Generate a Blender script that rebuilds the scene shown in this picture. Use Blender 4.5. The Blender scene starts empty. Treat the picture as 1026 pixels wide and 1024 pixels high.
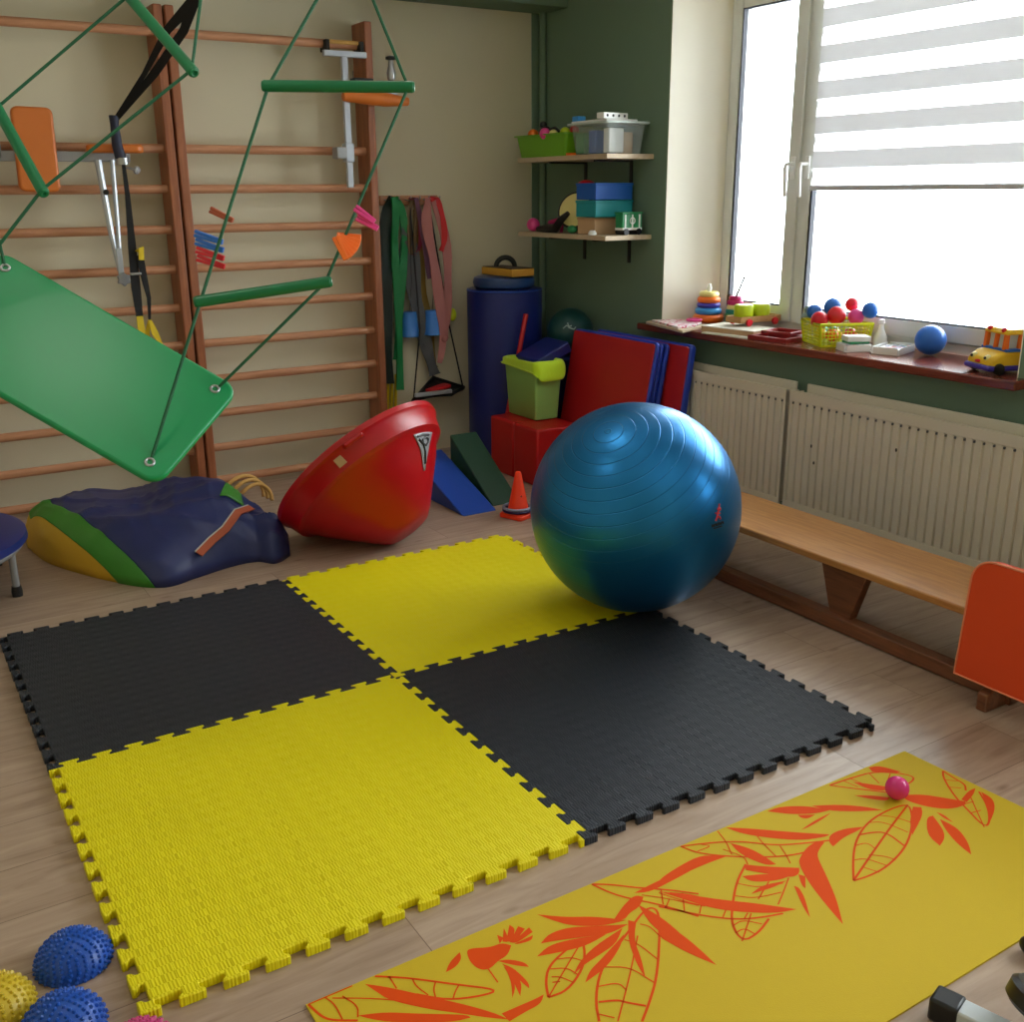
import bpy, bmesh, math, random
from math import sin, cos, pi, radians
from mathutils import Vector, Matrix, noise
random.seed(7)
COL = bpy.context.scene.collection
V = Vector

# ---------------------------------------------------------------- materials
def lin(c):
    return tuple(((x/255)/12.92 if x/255 <= .04045 else ((x/255+.055)/1.055)**2.4) for x in c)+(1,)
class NT:
    def __init__(s, name):
        s.m = bpy.data.materials.new(name); s.m.use_nodes = True
        s.t = s.m.node_tree; s.t.nodes.clear()
        s.out = s.n('ShaderNodeOutputMaterial')
    def n(s, typ, ins=None, **kw):
        a = s.t.nodes.new(typ)
        for k, v in kw.items(): setattr(a, k, v)
        for k, v in (ins or {}).items():
            if isinstance(v, bpy.types.NodeSocket): s.t.links.new(v, a.inputs[k])
            else: a.inputs[k].default_value = v
        return a
    def surf(s, sh): s.t.links.new(sh.outputs[0], s.out.inputs['Surface']); return s.m
def mat(name, c, rough=.5, metal=0, spec=.5, var=.06, scale=8, bump=0, bscale=60, coat=0, trans=0, alpha=1, sheen=0, sub=0):
    t = NT(name)
    tc = t.n('ShaderNodeTexCoord')
    nz = t.n('ShaderNodeTexNoise', {'Vector': tc.outputs['Object'], 'Scale': scale, 'Detail': 4.0})
    a = lin(c); lo = tuple(x*(1-var) for x in a[:3])+(1,); hi = tuple(min(1, x*(1+var)) for x in a[:3])+(1,)
    mx = t.n('ShaderNodeMix', {0: nz.outputs[0], 6: lo, 7: hi}, data_type='RGBA')
    p = t.n('ShaderNodeBsdfPrincipled', {'Base Color': mx.outputs[2], 'Roughness': rough, 'Metallic': metal,
            'Specular IOR Level': spec, 'Coat Weight': coat, 'Transmission Weight': trans, 'Alpha': alpha, 'Sheen Weight': sheen})
    if bump:
        n2 = t.n('ShaderNodeTexNoise', {'Vector': tc.outputs['Object'], 'Scale': bscale, 'Detail': 3.0})
        b = t.n('ShaderNodeBump', {'Height': n2.outputs[0], 'Strength': bump, 'Distance': .004})
        t.t.links.new(b.outputs[0], p.inputs['Normal'])
    return t.surf(p)
def wood(name, c1, c2, rough=.4, axis='X', scale=6, stretch=12):
    t = NT(name)
    tc = t.n('ShaderNodeTexCoord')
    sc = {'X': (1, stretch, stretch), 'Y': (stretch, 1, stretch), 'Z': (stretch, stretch, 1)}[axis]
    mp = t.n('ShaderNodeMapping', {'Vector': tc.outputs['Object'], 'Scale': sc})
    nz = t.n('ShaderNodeTexNoise', {'Vector': mp.outputs[0], 'Scale': scale, 'Detail': 8.0, 'Roughness': .65, 'Distortion': .6})
    r = t.n('ShaderNodeValToRGB', {'Fac': nz.outputs[0]})
    r.color_ramp.elements[0].position = .3; r.color_ramp.elements[0].color = lin(c2)
    r.color_ramp.elements[1].position = .7; r.color_ramp.elements[1].color = lin(c1)
    b = t.n('ShaderNodeBump', {'Height': nz.outputs[0], 'Strength': .12, 'Distance': .002})
    p = t.n('ShaderNodeBsdfPrincipled', {'Base Color': r.outputs[0], 'Roughness': rough, 'Normal': b.outputs[0]})
    return t.surf(p)
def woven(name, c, rough=.55, cell=.025):
    t = NT(name)
    g = t.n('ShaderNodeNewGeometry')
    mp = t.n('ShaderNodeMapping', {'Vector': g.outputs['Position']})
    mp.inputs['Location'].default_value = (.003, .004, .5)
    ck = t.n('ShaderNodeTexChecker', {'Vector': mp.outputs[0], 'Scale': 1/cell, 'Color1': (1, 1, 1, 1), 'Color2': (0, 0, 0, 1)})
    sx = t.n('ShaderNodeSeparateXYZ', {'Vector': g.outputs['Position']})
    # ribs run across the mat; every other cell of the weave is shifted by half a rib
    ph = t.n('ShaderNodeMath', {0: ck.outputs['Fac'], 1: pi}, operation='MULTIPLY')
    kx = t.n('ShaderNodeMath', {0: sx.outputs['X'], 1: 2*pi/(cell/3.6), 2: ph.outputs[0]}, operation='MULTIPLY_ADD')
    sn = t.n('ShaderNodeMath', {0: kx.outputs[0]}, operation='SINE')
    ad = t.n('ShaderNodeMath', {0: ck.outputs['Fac'], 1: .6, 2: 0.0}, operation='MULTIPLY_ADD')
    t.t.links.new(sn.outputs[0], ad.inputs[2])
    w2 = 2*pi/(cell*2)/20
    px = t.n('ShaderNodeTexWave', {'Vector': g.outputs['Position'], 'Scale': w2}, bands_direction='X')
    py = t.n('ShaderNodeTexWave', {'Vector': g.outputs['Position'], 'Scale': w2}, bands_direction='Y')
    pm = t.n('ShaderNodeMath', {0: px.outputs['Fac'], 1: py.outputs['Fac']}, operation='MULTIPLY')
    pa = t.n('ShaderNodeMath', {0: pm.outputs[0], 1: 2.4, 2: ad.outputs[0]}, operation='MULTIPLY_ADD')
    b = t.n('ShaderNodeBump', {'Height': pa.outputs[0], 'Strength': 1.0, 'Distance': .00048})
    nz = t.n('ShaderNodeTexNoise', {'Vector': g.outputs['Position'], 'Scale': 3.0, 'Detail': 3.0})
    a = lin(c)
    m2 = t.n('ShaderNodeMix', {0: nz.outputs[0], 6: tuple(x*.93 for x in a[:3])+(1,), 7: tuple(min(1, x*1.05) for x in a[:3])+(1,)}, data_type='RGBA')
    p = t.n('ShaderNodeBsdfPrincipled', {'Base Color': m2.outputs[2], 'Roughness': rough, 'Normal': b.outputs[0], 'Specular IOR Level': .32})
    return t.surf(p)
def floor_mat():
    t = NT('oak_laminate')
    g = t.n('ShaderNodeNewGeometry')
    br = t.n('ShaderNodeTexBrick', {'Vector': g.outputs['Position'], 'Scale': 1.0, 'Brick Width': 1.28, 'Row Height': .19,
             'Mortar Size': .0012, 'Mortar Smooth': .2, 'Bias': 0.0, 'Color1': (0, 0, 0, 1), 'Color2': (1, 1, 1, 1), 'Mortar': (.5, .5, .5, 1)}, offset=.37)
    sep = t.n('ShaderNodeSeparateColor', {'Color': br.outputs['Color']})
    off = t.n('ShaderNodeVectorMath', {0: br.outputs['Color'], 1: (7, 11, 3)}, operation='MULTIPLY')
    ad = t.n('ShaderNodeVectorMath', {0: g.outputs['Position'], 1: off.outputs[0]}, operation='ADD')
    mp = t.n('ShaderNodeMapping', {'Vector': ad.outputs[0], 'Scale': (1.1, 9, 1)})
    nz = t.n('ShaderNodeTexNoise', {'Vector': mp.outputs[0], 'Scale': 2.6, 'Detail': 9.0, 'Roughness': .62, 'Distortion': 1.2})
    r = t.n('ShaderNodeValToRGB', {'Fac': nz.outputs[0]})
    e = r.color_ramp.elements
    e[0].position = .22; e[0].color = lin((136, 110, 92)); e[1].position = .72; e[1].color = lin((184, 160, 140))
    m = e.new(.42); m.color = lin((164, 139, 119))
    tint = t.n('ShaderNodeMix', {0: .12, 6: r.outputs[0], 7: br.outputs['Color']}, data_type='RGBA', blend_type='SOFT_LIGHT')
    dark = t.n('ShaderNodeMix', {0: br.outputs['Fac'], 6: tint.outputs[2], 7: lin((118, 95, 78))}, data_type='RGBA')
    # small knots
    mp2 = t.n('ShaderNodeMapping', {'Vector': ad.outputs[0], 'Scale': (2.2, 6, 1)})
    vo = t.n('ShaderNodeTexVoronoi', {'Vector': mp2.outputs[0], 'Scale': 1.6})
    kr = t.n('ShaderNodeMapRange', {'Value': vo.outputs['Distance'], 'From Min': .03, 'From Max': .11, 'To Min': .55, 'To Max': 0.0})
    kn = t.n('ShaderNodeMix', {0: kr.outputs[0], 6: dark.outputs[2], 7: lin((105, 74, 50))}, data_type='RGBA')
    b = t.n('ShaderNodeBump', {'Height': nz.outputs[0], 'Strength': .06, 'Distance': .002})
    p = t.n('ShaderNodeBsdfPrincipled', {'Base Color': kn.outputs[2], 'Roughness': .36, 'Normal': b.outputs[0], 'Specular IOR Level': .5})
    return t.surf(p)
def ball_mat():
    t = NT('pearl_blue_vinyl')
    tc = t.n('ShaderNodeTexCoord')
    nm = t.n('ShaderNodeVectorMath', {0: tc.outputs['Object']}, operation='NORMALIZE')
    ax = V((-.497, -.203, .844)).normalized()
    d = t.n('ShaderNodeVectorMath', {0: nm.outputs[0], 1: tuple(ax)}, operation='DOT_PRODUCT')
    ac = t.n('ShaderNodeMath', {0: d.outputs['Value']}, operation='ARCCOSINE')
    s1 = t.n('ShaderNodeMath', {0: ac.outputs[0], 1: 2*pi/radians(6.4)}, operation='MULTIPLY')
    s2 = t.n('ShaderNodeMath', {0: s1.outputs[0]}, operation='SINE')
    s30 = t.n('ShaderNodeMapRange', {'Value': s2.outputs[0], 'From Min': .955, 'From Max': 1.0})
    fd = t.n('ShaderNodeMapRange', {'Value': ac.outputs[0], 'From Min': .55, 'From Max': 1.5, 'To Min': 1.0, 'To Max': .12})
    s3 = t.n('ShaderNodeMath', {0: s30.outputs[0], 1: fd.outputs[0]}, operation='MULTIPLY')
    b = t.n('ShaderNodeBump', {'Height': s3.outputs[0], 'Strength': .5, 'Distance': .003}, invert=True)
    c = t.n('ShaderNodeMix', {0: s3.outputs[0], 6: lin((30, 122, 188)), 7: lin((24, 100, 156))}, data_type='RGBA')
    p = t.n('ShaderNodeBsdfPrincipled', {'Base Color': c.outputs[2], 'Roughness': .33, 'Metallic': .75, 'Normal': b.outputs[0], 'Specular IOR Level': .6})
    return t.surf(p)
def fabric_backlit(name, c, transl=.5, clear=0.0):
    t = NT(name)
    tc = t.n('ShaderNodeTexCoord')
    wv = t.n('ShaderNodeTexNoise', {'Vector': tc.outputs['Object'], 'Scale': 300.0})
    a = lin(c)
    cm = t.n('ShaderNodeMix', {0: wv.outputs[0], 6: tuple(x*.97 for x in a[:3])+(1,), 7: a}, data_type='RGBA')
    d = t.n('ShaderNodeBsdfDiffuse', {'Color': cm.outputs[2]})
    tr = t.n('ShaderNodeBsdfTranslucent', {'Color': cm.outputs[2]})
    m = t.n('ShaderNodeMixShader', {0: transl, 1: d.outputs[0], 2: tr.outputs[0]})
    if clear:
        tp = t.n('ShaderNodeBsdfTransparent')
        m = t.n('ShaderNodeMixShader', {0: clear, 1: m.outputs[0], 2: tp.outputs[0]})
    return t.surf(m)
def clear_plastic(name, c, clear=.6, rough=.15):
    t = NT(name)
    tc = t.n('ShaderNodeTexCoord')
    nz = t.n('ShaderNodeTexNoise', {'Vector': tc.outputs['Object'], 'Scale': 5.0})
    a = lin(c)
    cm = t.n('ShaderNodeMix', {0: nz.outputs[0], 6: tuple(x*.97 for x in a[:3])+(1,), 7: a}, data_type='RGBA')
    p = t.n('ShaderNodeBsdfPrincipled', {'Base Color': cm.outputs[2], 'Roughness': rough})
    tp = t.n('ShaderNodeBsdfTransparent')
    m = t.n('ShaderNodeMixShader', {0: clear, 1: p.outputs[0], 2: tp.outputs[0]})
    return t.surf(m)
def glass_mat():
    t = NT('window_glass')
    fr = t.n('ShaderNodeFresnel', {'IOR': 1.35})
    gl = t.n('ShaderNodeBsdfGlossy', {'Roughness': .02})
    tp = t.n('ShaderNodeBsdfTransparent', {'Color': (.97, .985, .98, 1)})
    return t.surf(t.n('ShaderNodeMixShader', {0: fr.outputs[0], 1: tp.outputs[0], 2: gl.outputs[0]}))

M = dict(
 cream=mat('cream_wall_paint', (216, 207, 180), .85, var=.03, scale=2, bump=.15, bscale=180),
 green_wall=mat('dark_green_wall_paint', (110, 134, 113), .7, var=.06, scale=2, bump=.15, bscale=180),
 reveal=mat('cream_reveal_paint', (252, 247, 232), .8, var=.02, scale=2, bump=.1, bscale=180),
 white=mat('white_paint', (232, 230, 222), .8, var=.02),
 upvc=mat('white_window_plastic', (222, 224, 218), .35, var=.02),
 floor=floor_mat(), glass=glass_mat(),
 gasket=mat('dark_gasket', (60, 62, 75), .6),
 radiator=mat('white_radiator_enamel', (216, 208, 190), .4, var=.03),
 dark=mat('dark_gap', (40, 36, 32), .8),
 sill=wood('mahogany_sill', (140, 68, 50), (92, 40, 32), .22, 'Y', 5),
 bars=wood('warm_beech', (212, 156, 118), (176, 118, 84), .4, 'X', 4),
 posts=wood('stained_post_wood', (178, 110, 72), (132, 74, 46), .4, 'Z', 4),
 bench_top=wood('honey_pine', (206, 148, 84), (176, 116, 62), .35, 'Y', 5),
 bench_dark=wood('brown_beam', (136, 84, 54), (96, 56, 36), .45, 'Y', 5),
 shelf=wood('light_shelf_board', (206, 186, 158), (182, 160, 132), .5, 'Y', 3),
 m_yellow=woven('yellow_foam', (232, 216, 8)), m_black=woven('black_foam', (42, 46, 54), .5),
 yoga=mat('yellow_yoga_mat', (204, 174, 34), .7, spec=.25, var=.05, scale=3, bump=.12, bscale=400),
 print=mat('orange_print', (224, 76, 8), .7, spec=.15, var=.04),
 ball=ball_mat(), logo=mat('logo_red', (205, 40, 60), .5), ink=mat('logo_ink', (16, 26, 52), .5),
 board=mat('green_swing_plastic', (0, 146, 84), .34, var=.03, scale=3, spec=.5),
 bar_green=mat('green_rod', (8, 112, 66), .35, var=.08), rope=mat('green_rope', (22, 92, 58), .7, bump=.4, bscale=300),
 metal=mat('zinc_metal', (176, 178, 180), .3, metal=.85), grey_metal=mat('grey_painted_metal', (158, 160, 164), .4, metal=.3),
 alu=mat('brushed_aluminium', (192, 198, 208), .35, metal=.4),
 red_tub=mat('red_polyethylene', (178, 4, 16), .32, var=.05, scale=3, spec=.55),
 navy=mat('navy_tarpaulin', (38, 48, 104), .42, var=.12, scale=5, bump=.25, bscale=22),
 bag_green=mat('green_tarpaulin', (62, 140, 44), .45, var=.08), bag_yellow=mat('yellow_tarpaulin', (214, 168, 40), .5, var=.12, bump=.3, bscale=18),
 strap_orange=mat('rust_strap', (176, 86, 56), .7), strap_white=mat('white_tape', (190, 188, 184), .6),
 tan=mat('tan_cord', (204, 158, 84), .7, bump=.4, bscale=200),
 blue_foam=mat('royal_blue_vinyl', (34, 76, 176), .4, var=.06), navy_foam=mat('navy_vinyl', (22, 36, 112), .38, var=.08, scale=4),
 dgreen_foam=mat('bottle_green_vinyl', (22, 62, 42), .5), red_foam=mat('red_vinyl', (186, 16, 20), .42, var=.06, scale=4),
 mat_red=mat('red_mat_vinyl', (182, 28, 32), .45, var=.04), mat_blue=mat('blue_mat_vinyl', (28, 58, 170), .35),
 lime_box=mat('pale_green_plastic', (142, 190, 104), .4, var=.04), lime_cloth=mat('lime_cloth', (192, 228, 26), .8, bump=.5, bscale=60, sheen=.3),
 cone=mat('orange_cone_plastic', (255, 66, 26), .4), ring_grey=mat('grey_blue_ring', (140, 150, 175), .4), ring_navy=mat('navy_ring', (34, 34, 84), .4),
 orange_pad=mat('orange_vinyl', (216, 118, 46), .4, var=.06), orange_cushion=mat('bright_orange_vinyl', (226, 72, 20), .5, var=.05, scale=5, bump=.15, bscale=30),
 piping=mat('pale_orange_piping', (236, 140, 100), .5),
 black=mat('black_webbing', (18, 17, 20), .75, bump=.3, bscale=200), black_plastic=mat('black_plastic', (24, 24, 26), .4),
 grip=mat('dark_navy_grip', (38, 42, 66), .6), yellow_web=mat('yellow_webbing', (226, 196, 36), .7),
 d_blue=mat('blue_spiky_rubber', (26, 82, 178), .38, var=.06), d_yellow=mat('yellow_spiky_rubber', (206, 178, 40), .4), d_pink=mat('pink_spiky_rubber', (196, 60, 122), .4),
 pink_ball=mat('pink_ball_plastic', (222, 52, 132), .25), 
 white_tube=mat('white_steel_tube', (206, 214, 220), .35), red_hub=mat('red_hub', (214, 26, 40), .4),
 mustard=mat('mustard_foam', (214, 160, 58), .6), cush_blue=mat('petrol_blue_vinyl', (32, 66, 120), .3),
 ball_dark=mat('dark_teal_vinyl', (20, 66, 66), .35), pale=mat('pale_grey_print', (150, 170, 166), .6),
 cardboard=mat('cardboard', (196, 160, 122), .8), card_white=mat('white_cardboard', (232, 228, 214), .6),
 box_blue=mat('cobalt_box', (18, 92, 188), .45), box_teal=mat('teal_box', (28, 150, 160), .45),
 bin_lime=mat('apple_green_plastic', (112, 176, 30), .35), tub_clear=clear_plastic('clear_tub_plastic', (222, 232, 230), .86),
 tub_lid=mat('milky_lid', (206, 216, 212), .3), white_item=mat('white_plastic', (240, 240, 238), .35),
 t_red=mat('toy_red', (214, 26, 44), .3), t_blue=mat('toy_blue', (36, 108, 206), .32), t_yellow=mat('toy_yellow', (240, 196, 40), .35), t_orange=mat('toy_orange', (242, 116, 30), .35),
 t_lime=mat('toy_lime', (196, 216, 30), .35), t_purple=mat('toy_purple', (66, 54, 168), .35), t_sky=mat('toy_sky_blue', (60, 150, 222), .35), t_pink=mat('toy_pink', (232, 70, 150), .35),
 t_cream=mat('toy_cream', (246, 232, 150), .4), t_green=mat('toy_green', (36, 140, 84), .35), t_teal=mat('toy_teal', (40, 140, 140), .35), t_magenta=mat('toy_magenta', (196, 30, 110), .35),
 t_black=mat('toy_black', (20, 18, 22), .4), t_wood=wood('toy_wood', (206, 160, 104), (176, 126, 74), .45, 'Y', 8), red_wood=mat('red_stained_wood', (142, 30, 34), .35, var=.1),
 basket=mat('yellow_green_basket', (212, 218, 28), .35), 
 band_dark=mat('dark_green_band', (22, 40, 36), .6), band_green=mat('green_latex_band', (20, 128, 68), .55), band_brown=mat('olive_brown_band', (116, 92, 62), .7),
 band_maroon=mat('maroon_band', (124, 28, 56), .65), band_grey=mat('grey_webbing', (92, 94, 98), .75), band_rose=mat('dusty_rose_band', (186, 120, 118), .7), band_red=mat('scarlet_band', (206, 36, 40), .55),
 band_purple=mat('mauve_band', (124, 84, 112), .65), band_gold=mat('olive_gold_band', (140, 112, 44), .7),
 cup_blue=mat('cornflower_plastic', (58, 128, 216), .4), neon=mat('neon_yellow_plastic', (206, 226, 40), .5), yellow_stick=mat('yellow_stick', (222, 190, 30), .4),
 blind=fabric_backlit('grey_blind_fabric', (238, 238, 240), .215), sheer=fabric_backlit('sheer_blind_fabric', (245, 245, 245), .7, .55),
 blind_bar=mat('blind_bar_white', (196, 198, 206), .4), brown=mat('brown_plastic', (58, 36, 30), .5), pebble=mat('white_print', (220, 216, 206), .6),
 t_pinkprint=None,
)
def print_mat(name, base, cols, scale):
    t = NT(name); tc = t.n('ShaderNodeTexCoord')
    vo = t.n('ShaderNodeTexVoronoi', {'Vector': tc.outputs['Object'], 'Scale': scale})
    sep = t.n('ShaderNodeSeparateColor', {'Color': vo.outputs['Color']})
    r = t.n('ShaderNodeValToRGB', {'Fac': sep.outputs[0]}); r.color_ramp.interpolation = 'CONSTANT'
    e = r.color_ramp.elements; e[0].color = lin(base); e[1].position = .5; e[1].color = lin(cols[0])
    for i, c in enumerate(cols[1:]): q = e.new(.62+.12*i); q.color = lin(c)
    return t.surf(t.n('ShaderNodeBsdfPrincipled', {'Base Color': r.outputs[0], 'Roughness': .4}))
M['added_lamp_diffuser'] = None
M['t_pinkprint'] = print_mat('pink_printed_card', (236, 210, 214), [(214, 110, 150), (200, 60, 110), (240, 240, 240)], 70)
M['t_cardprint'] = print_mat('printed_cards', (236, 238, 240), [(90, 150, 120), (210, 90, 110), (120, 140, 190)], 60)

# ---------------------------------------------------------------- mesh builder
def basis(d, hint=V((0, 0, 1))):
    d = V(d).normalized()
    if abs(d.dot(hint)) > .98: hint = V((1, 0, 0))
    a = d.cross(hint).normalized(); b = a.cross(d).normalized()
    return a, b, d
class MB:
    def __init__(s): s.v = []; s.f = []; s.mi = []; s.cur = 0
    def add(s, vs, fs):
        o = len(s.v); s.v += [V(p) for p in vs]
        for f in fs: s.f.append([i+o for i in f]); s.mi.append(s.cur)
        return s
    def box(s, c, d, rot=None, taper=1.0):
        x, y, z = d[0]/2, d[1]/2, d[2]/2; c = V(c)
        vs = [V((sx*x*(taper if sz < 0 else 1), sy*y*(taper if sz < 0 else 1), sz*z)) for sz in (-1, 1) for sy in (-1, 1) for sx in (-1, 1)]
        if rot is not None: vs = [rot @ p for p in vs]
        return s.add([p+c for p in vs], [(0, 2, 3, 1), (4, 5, 7, 6), (0, 1, 5, 4), (2, 6, 7, 3), (0, 4, 6, 2), (1, 3, 7, 5)])
    def bb(s, a, b):
        a, b = V(a), V(b); return s.box((a+b)/2, [abs(q) for q in (b-a)])
    def tube(s, pts, r, n=10, caps=True, hint=V((0, 0, 1)), closed=False):
        pts = [V(p) for p in pts]; k = len(pts); rs = r if isinstance(r, (list, tuple)) else [r]*k
        vs = []; pa = None
        for i, p in enumerate(pts):
            if closed: d = pts[(i+1) % k]-pts[i-1]
            else: d = pts[min(i+1, k-1)]-pts[max(i-1, 0)]
            d = d.normalized()
            if pa is None: a, b, _ = basis(d, hint)
            else:
                a = (pa-d*pa.dot(d)).normalized(); b = a.cross(d)
            pa = a
            for j in range(n):
                t = 2*pi*j/n; vs.append(p+a*cos(t)*rs[i]+b*sin(t)*rs[i])
        fs = []
        for i in range(k if closed else k-1):
            i2 = (i+1) % k
            for j in range(n):
                fs.append((i*n+j, i2*n+j, i2*n+(j+1) % n, i*n+(j+1) % n))
        if caps and not closed: fs += [tuple(range(n)), tuple(reversed(range((k-1)*n, k*n)))]
        return s.add(vs, fs)
    def cyl(s, a, b, r, r2=None, n=24): return s.tube([a, b], [r, r if r2 is None else r2], n)
    def lathe(s, prof, c=(0, 0, 0), axis=(0, 0, 1), n=48, hint=V((0, 1, 0)), caps=True):
        a, b, d = basis(axis, hint); c = V(c); vs = []; fs = []; k = len(prof)
        for r, z in prof:
            for j in range(n):
                t = 2*pi*j/n; vs.append(c+d*z+a*(r*cos(t))+b*(r*sin(t)))
        for i in range(k-1):
            for j in range(n): fs.append((i*n+j, i*n+(j+1) % n, (i+1)*n+(j+1) % n, (i+1)*n+j))
        if caps and prof[0][0] > 1e-5: fs.append(tuple(reversed(range(n))))
        if caps and prof[-1][0] > 1e-5: fs.append(tuple(range((k-1)*n, k*n)))
        return s.add(vs, fs)
    def ball(s, c, r, sc=(1, 1, 1), n=32):
        prof = [(max(1e-6, sin(pi*i/(n//2))), -cos(pi*i/(n//2))) for i in range(n//2+1)]
        c = V(c); o = len(s.v); s.lathe([(p[0]*r, p[1]*r) for p in prof], (0, 0, 0), n=n)
        for i in range(o, len(s.v)): s.v[i] = V((s.v[i].x*sc[0], s.v[i].y*sc[1], s.v[i].z*sc[2]))+c
        return s
    def torus(s, c, R, r, axis=(0, 0, 1), n=36, m=12, sq=1):
        a, b, d = basis(axis); c = V(c)
        return s.tube([c+a*R*cos(2*pi*i/n)+b*R*sin(2*pi*i/n) for i in range(n)], r, m, closed=True, hint=d)
    def prism(s, poly, z0, z1, o=V((0, 0, 0)), X=V((1, 0, 0)), Y=V((0, 1, 0))):
        Z = X.cross(Y); k = len(poly)
        vs = [o+X*p[0]+Y*p[1]+Z*z0 for p in poly]+[o+X*p[0]+Y*p[1]+Z*z1 for p in poly]
        return s.add(vs, [tuple(reversed(range(k))), tuple(range(k, 2*k))]+[(i, (i+1) % k, (i+1) % k+k, i+k) for i in range(k)])
    def ribbon(s, pts, w, th=.003, side=V((1, 0, 0))):
        pts = [V(p) for p in pts]; k = len(pts); ws = w if isinstance(w, (list, tuple)) else [w]*k
        sides = side if isinstance(side, list) else [side]*k
        vs = []
        for i, p in enumerate(pts):
            d = (pts[min(i+1, k-1)]-pts[max(i-1, 0)]).normalized(); sd = sides[i]-d*sides[i].dot(d); sd.normalize(); nn = sd.cross(d)
            for a, b in ((-1, -1), (1, -1), (1, 1), (-1, 1)): vs.append(p+sd*a*ws[i]/2+nn*b*th/2)
        fs = [(0, 1, 2, 3), tuple(4*(k-1)+j for j in (3, 2, 1, 0))]
        for i in range(k-1):
            for j in range(4): fs.append((4*i+j, 4*i+4+j, 4*i+4+(j+1) % 4, 4*i+(j+1) % 4))
        return s.add(vs, fs)
    def grid(s, rows, closed=False):
        nr, nc = len(rows), len(rows[0]); vs = [p for r in rows for p in r]; fs = []
        for i in range(nr-1):
            for j in range(nc if closed else nc-1): fs.append((i*nc+j, i*nc+(j+1) % nc, (i+1)*nc+(j+1) % nc, (i+1)*nc+j))
        return s.add(vs, fs)
    def build(s, name, m, parent=None, bevel=0, seg=2, sub=0, solid=0, origin=None, angle=35):
        if not isinstance(m, (list, tuple)): m = [m]
        if parent is not None: L = wloc(parent)
        elif origin is not None: L = V(origin)
        else:
            xs = [p.x for p in s.v]; ys = [p.y for p in s.v]; zs = [p.z for p in s.v]
            L = V(((min(xs)+max(xs))/2, (min(ys)+max(ys))/2, min(zs)))
        me = bpy.data.meshes.new(name); me.from_pydata([p-L for p in s.v], [], s.f)
        for q in m: me.materials.append(M[q] if isinstance(q, str) else q)
        for p, i in zip(me.polygons, s.mi): p.material_index = i
        bm = bmesh.new(); bm.from_mesh(me)
        bmesh.ops.remove_doubles(bm, verts=bm.verts, dist=1e-6)
        bmesh.ops.recalc_face_normals(bm, faces=bm.faces); bm.to_mesh(me); bm.free()
        for p in me.polygons: p.use_smooth = True
        me.set_sharp_from_angle(angle=radians(angle))
        o = bpy.data.objects.new(name, me); COL.objects.link(o)
        if parent is not None: o.parent = parent
        else: o.location = L
        if solid: q = o.modifiers.new('solid', 'SOLIDIFY'); q.thickness = solid; q.offset = 0
        if bevel:
            q = o.modifiers.new('bevel', 'BEVEL'); q.width = bevel; q.segments = seg; q.limit_method = 'ANGLE'; q.angle_limit = radians(40)
        if sub: q = o.modifiers.new('sub', 'SUBSURF'); q.levels = sub; q.render_levels = sub
        return o
def wloc(o):
    L = V((0, 0, 0))
    while o is not None: L = L+V(o.location); o = o.parent
    return L
def tag(o, label, cat, group=None):
    o['label'] = label; o['category'] = cat
    if group: o['group'] = group
    return o
def thing(name, label, cat, loc, group=None):
    o = bpy.data.objects.new(name, None); COL.objects.link(o); o.location = loc; o.empty_display_size = .05
    return tag(o, label, cat, group)
def struct(o): o['kind'] = 'structure'; return o
def arc(c, a, b, r, t0, t1, n=16):
    c, a, b = V(c), V(a), V(b); return [c+a*r*cos(t0+(t1-t0)*i/n)+b*r*sin(t0+(t1-t0)*i/n) for i in range(n+1)]
def rrect(w, h, r, n=6):
    o = []
    for cx, cy, a in ((w/2-r, h/2-r, 0), (-w/2+r, h/2-r, pi/2), (-w/2+r, -h/2+r, pi), (w/2-r, -h/2+r, 3*pi/2)):
        for i in range(n+1): t = a+pi/2*i/n; o.append((cx+r*cos(t), cy+r*sin(t)))
    return o
def rotz(a): return Matrix.Rotation(a, 3, 'Z')
# ================================================================ THE ROOM
YB, XR, CE = 2.63, 2.28, 2.62          # back wall, window wall, ceiling
XL, YF = -2.5, -3.7
W1 = (-.49, 1.50, .755, 2.40)           # window opening: y0, y1, z0, z1
W2 = (-3.2, -1.25, .755, 2.40)
struct(MB().bb((XL-.1, YF-.1, -.08), (2.75, YB+.1, 0)).build('floor', 'floor'))
struct(MB().bb((XL-.1, YF-.1, CE), (2.75, YB+.1, CE+.1)).build('ceiling', 'white'))
struct(MB().bb((XL, YB, 0), (2.215, YB+.1, CE)).build('wall_back', 'cream'))
struct(MB().bb((2.215, YB-.004, 0), (XR, YB+.1, CE)).build('wall_back_corner', 'green_wall'))
struct(MB().bb((XL, YB-.26, 2.40), (XR, YB, CE)).build('trim_1', 'green_wall'))
struct(MB().bb((XL-.1, YF, 0), (XL, YB+.1, CE)).build('wall_left', 'cream'))
struct(MB().bb((XL, YF-.1, 0), (2.75, YF, CE)).build('wall_front', 'cream'))
w = MB()
for a, b in (((YF, 0), (W2[0], CE)), ((W2[0], 0), (W2[1], W2[2])), ((W2[0], W2[3]), (W2[1], CE)), ((W2[1], 0), (W1[0], CE)),
             ((W1[0], 0), (W1[1], W1[2])), ((W1[0], W1[3]), (W1[1], CE)), ((W1[1], 0), (YB+.1, CE))):
    w.bb((XR, a[0], a[1]), (2.70, b[0], b[1]))
struct(w.build('wall_right', 'green_wall'))
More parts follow.
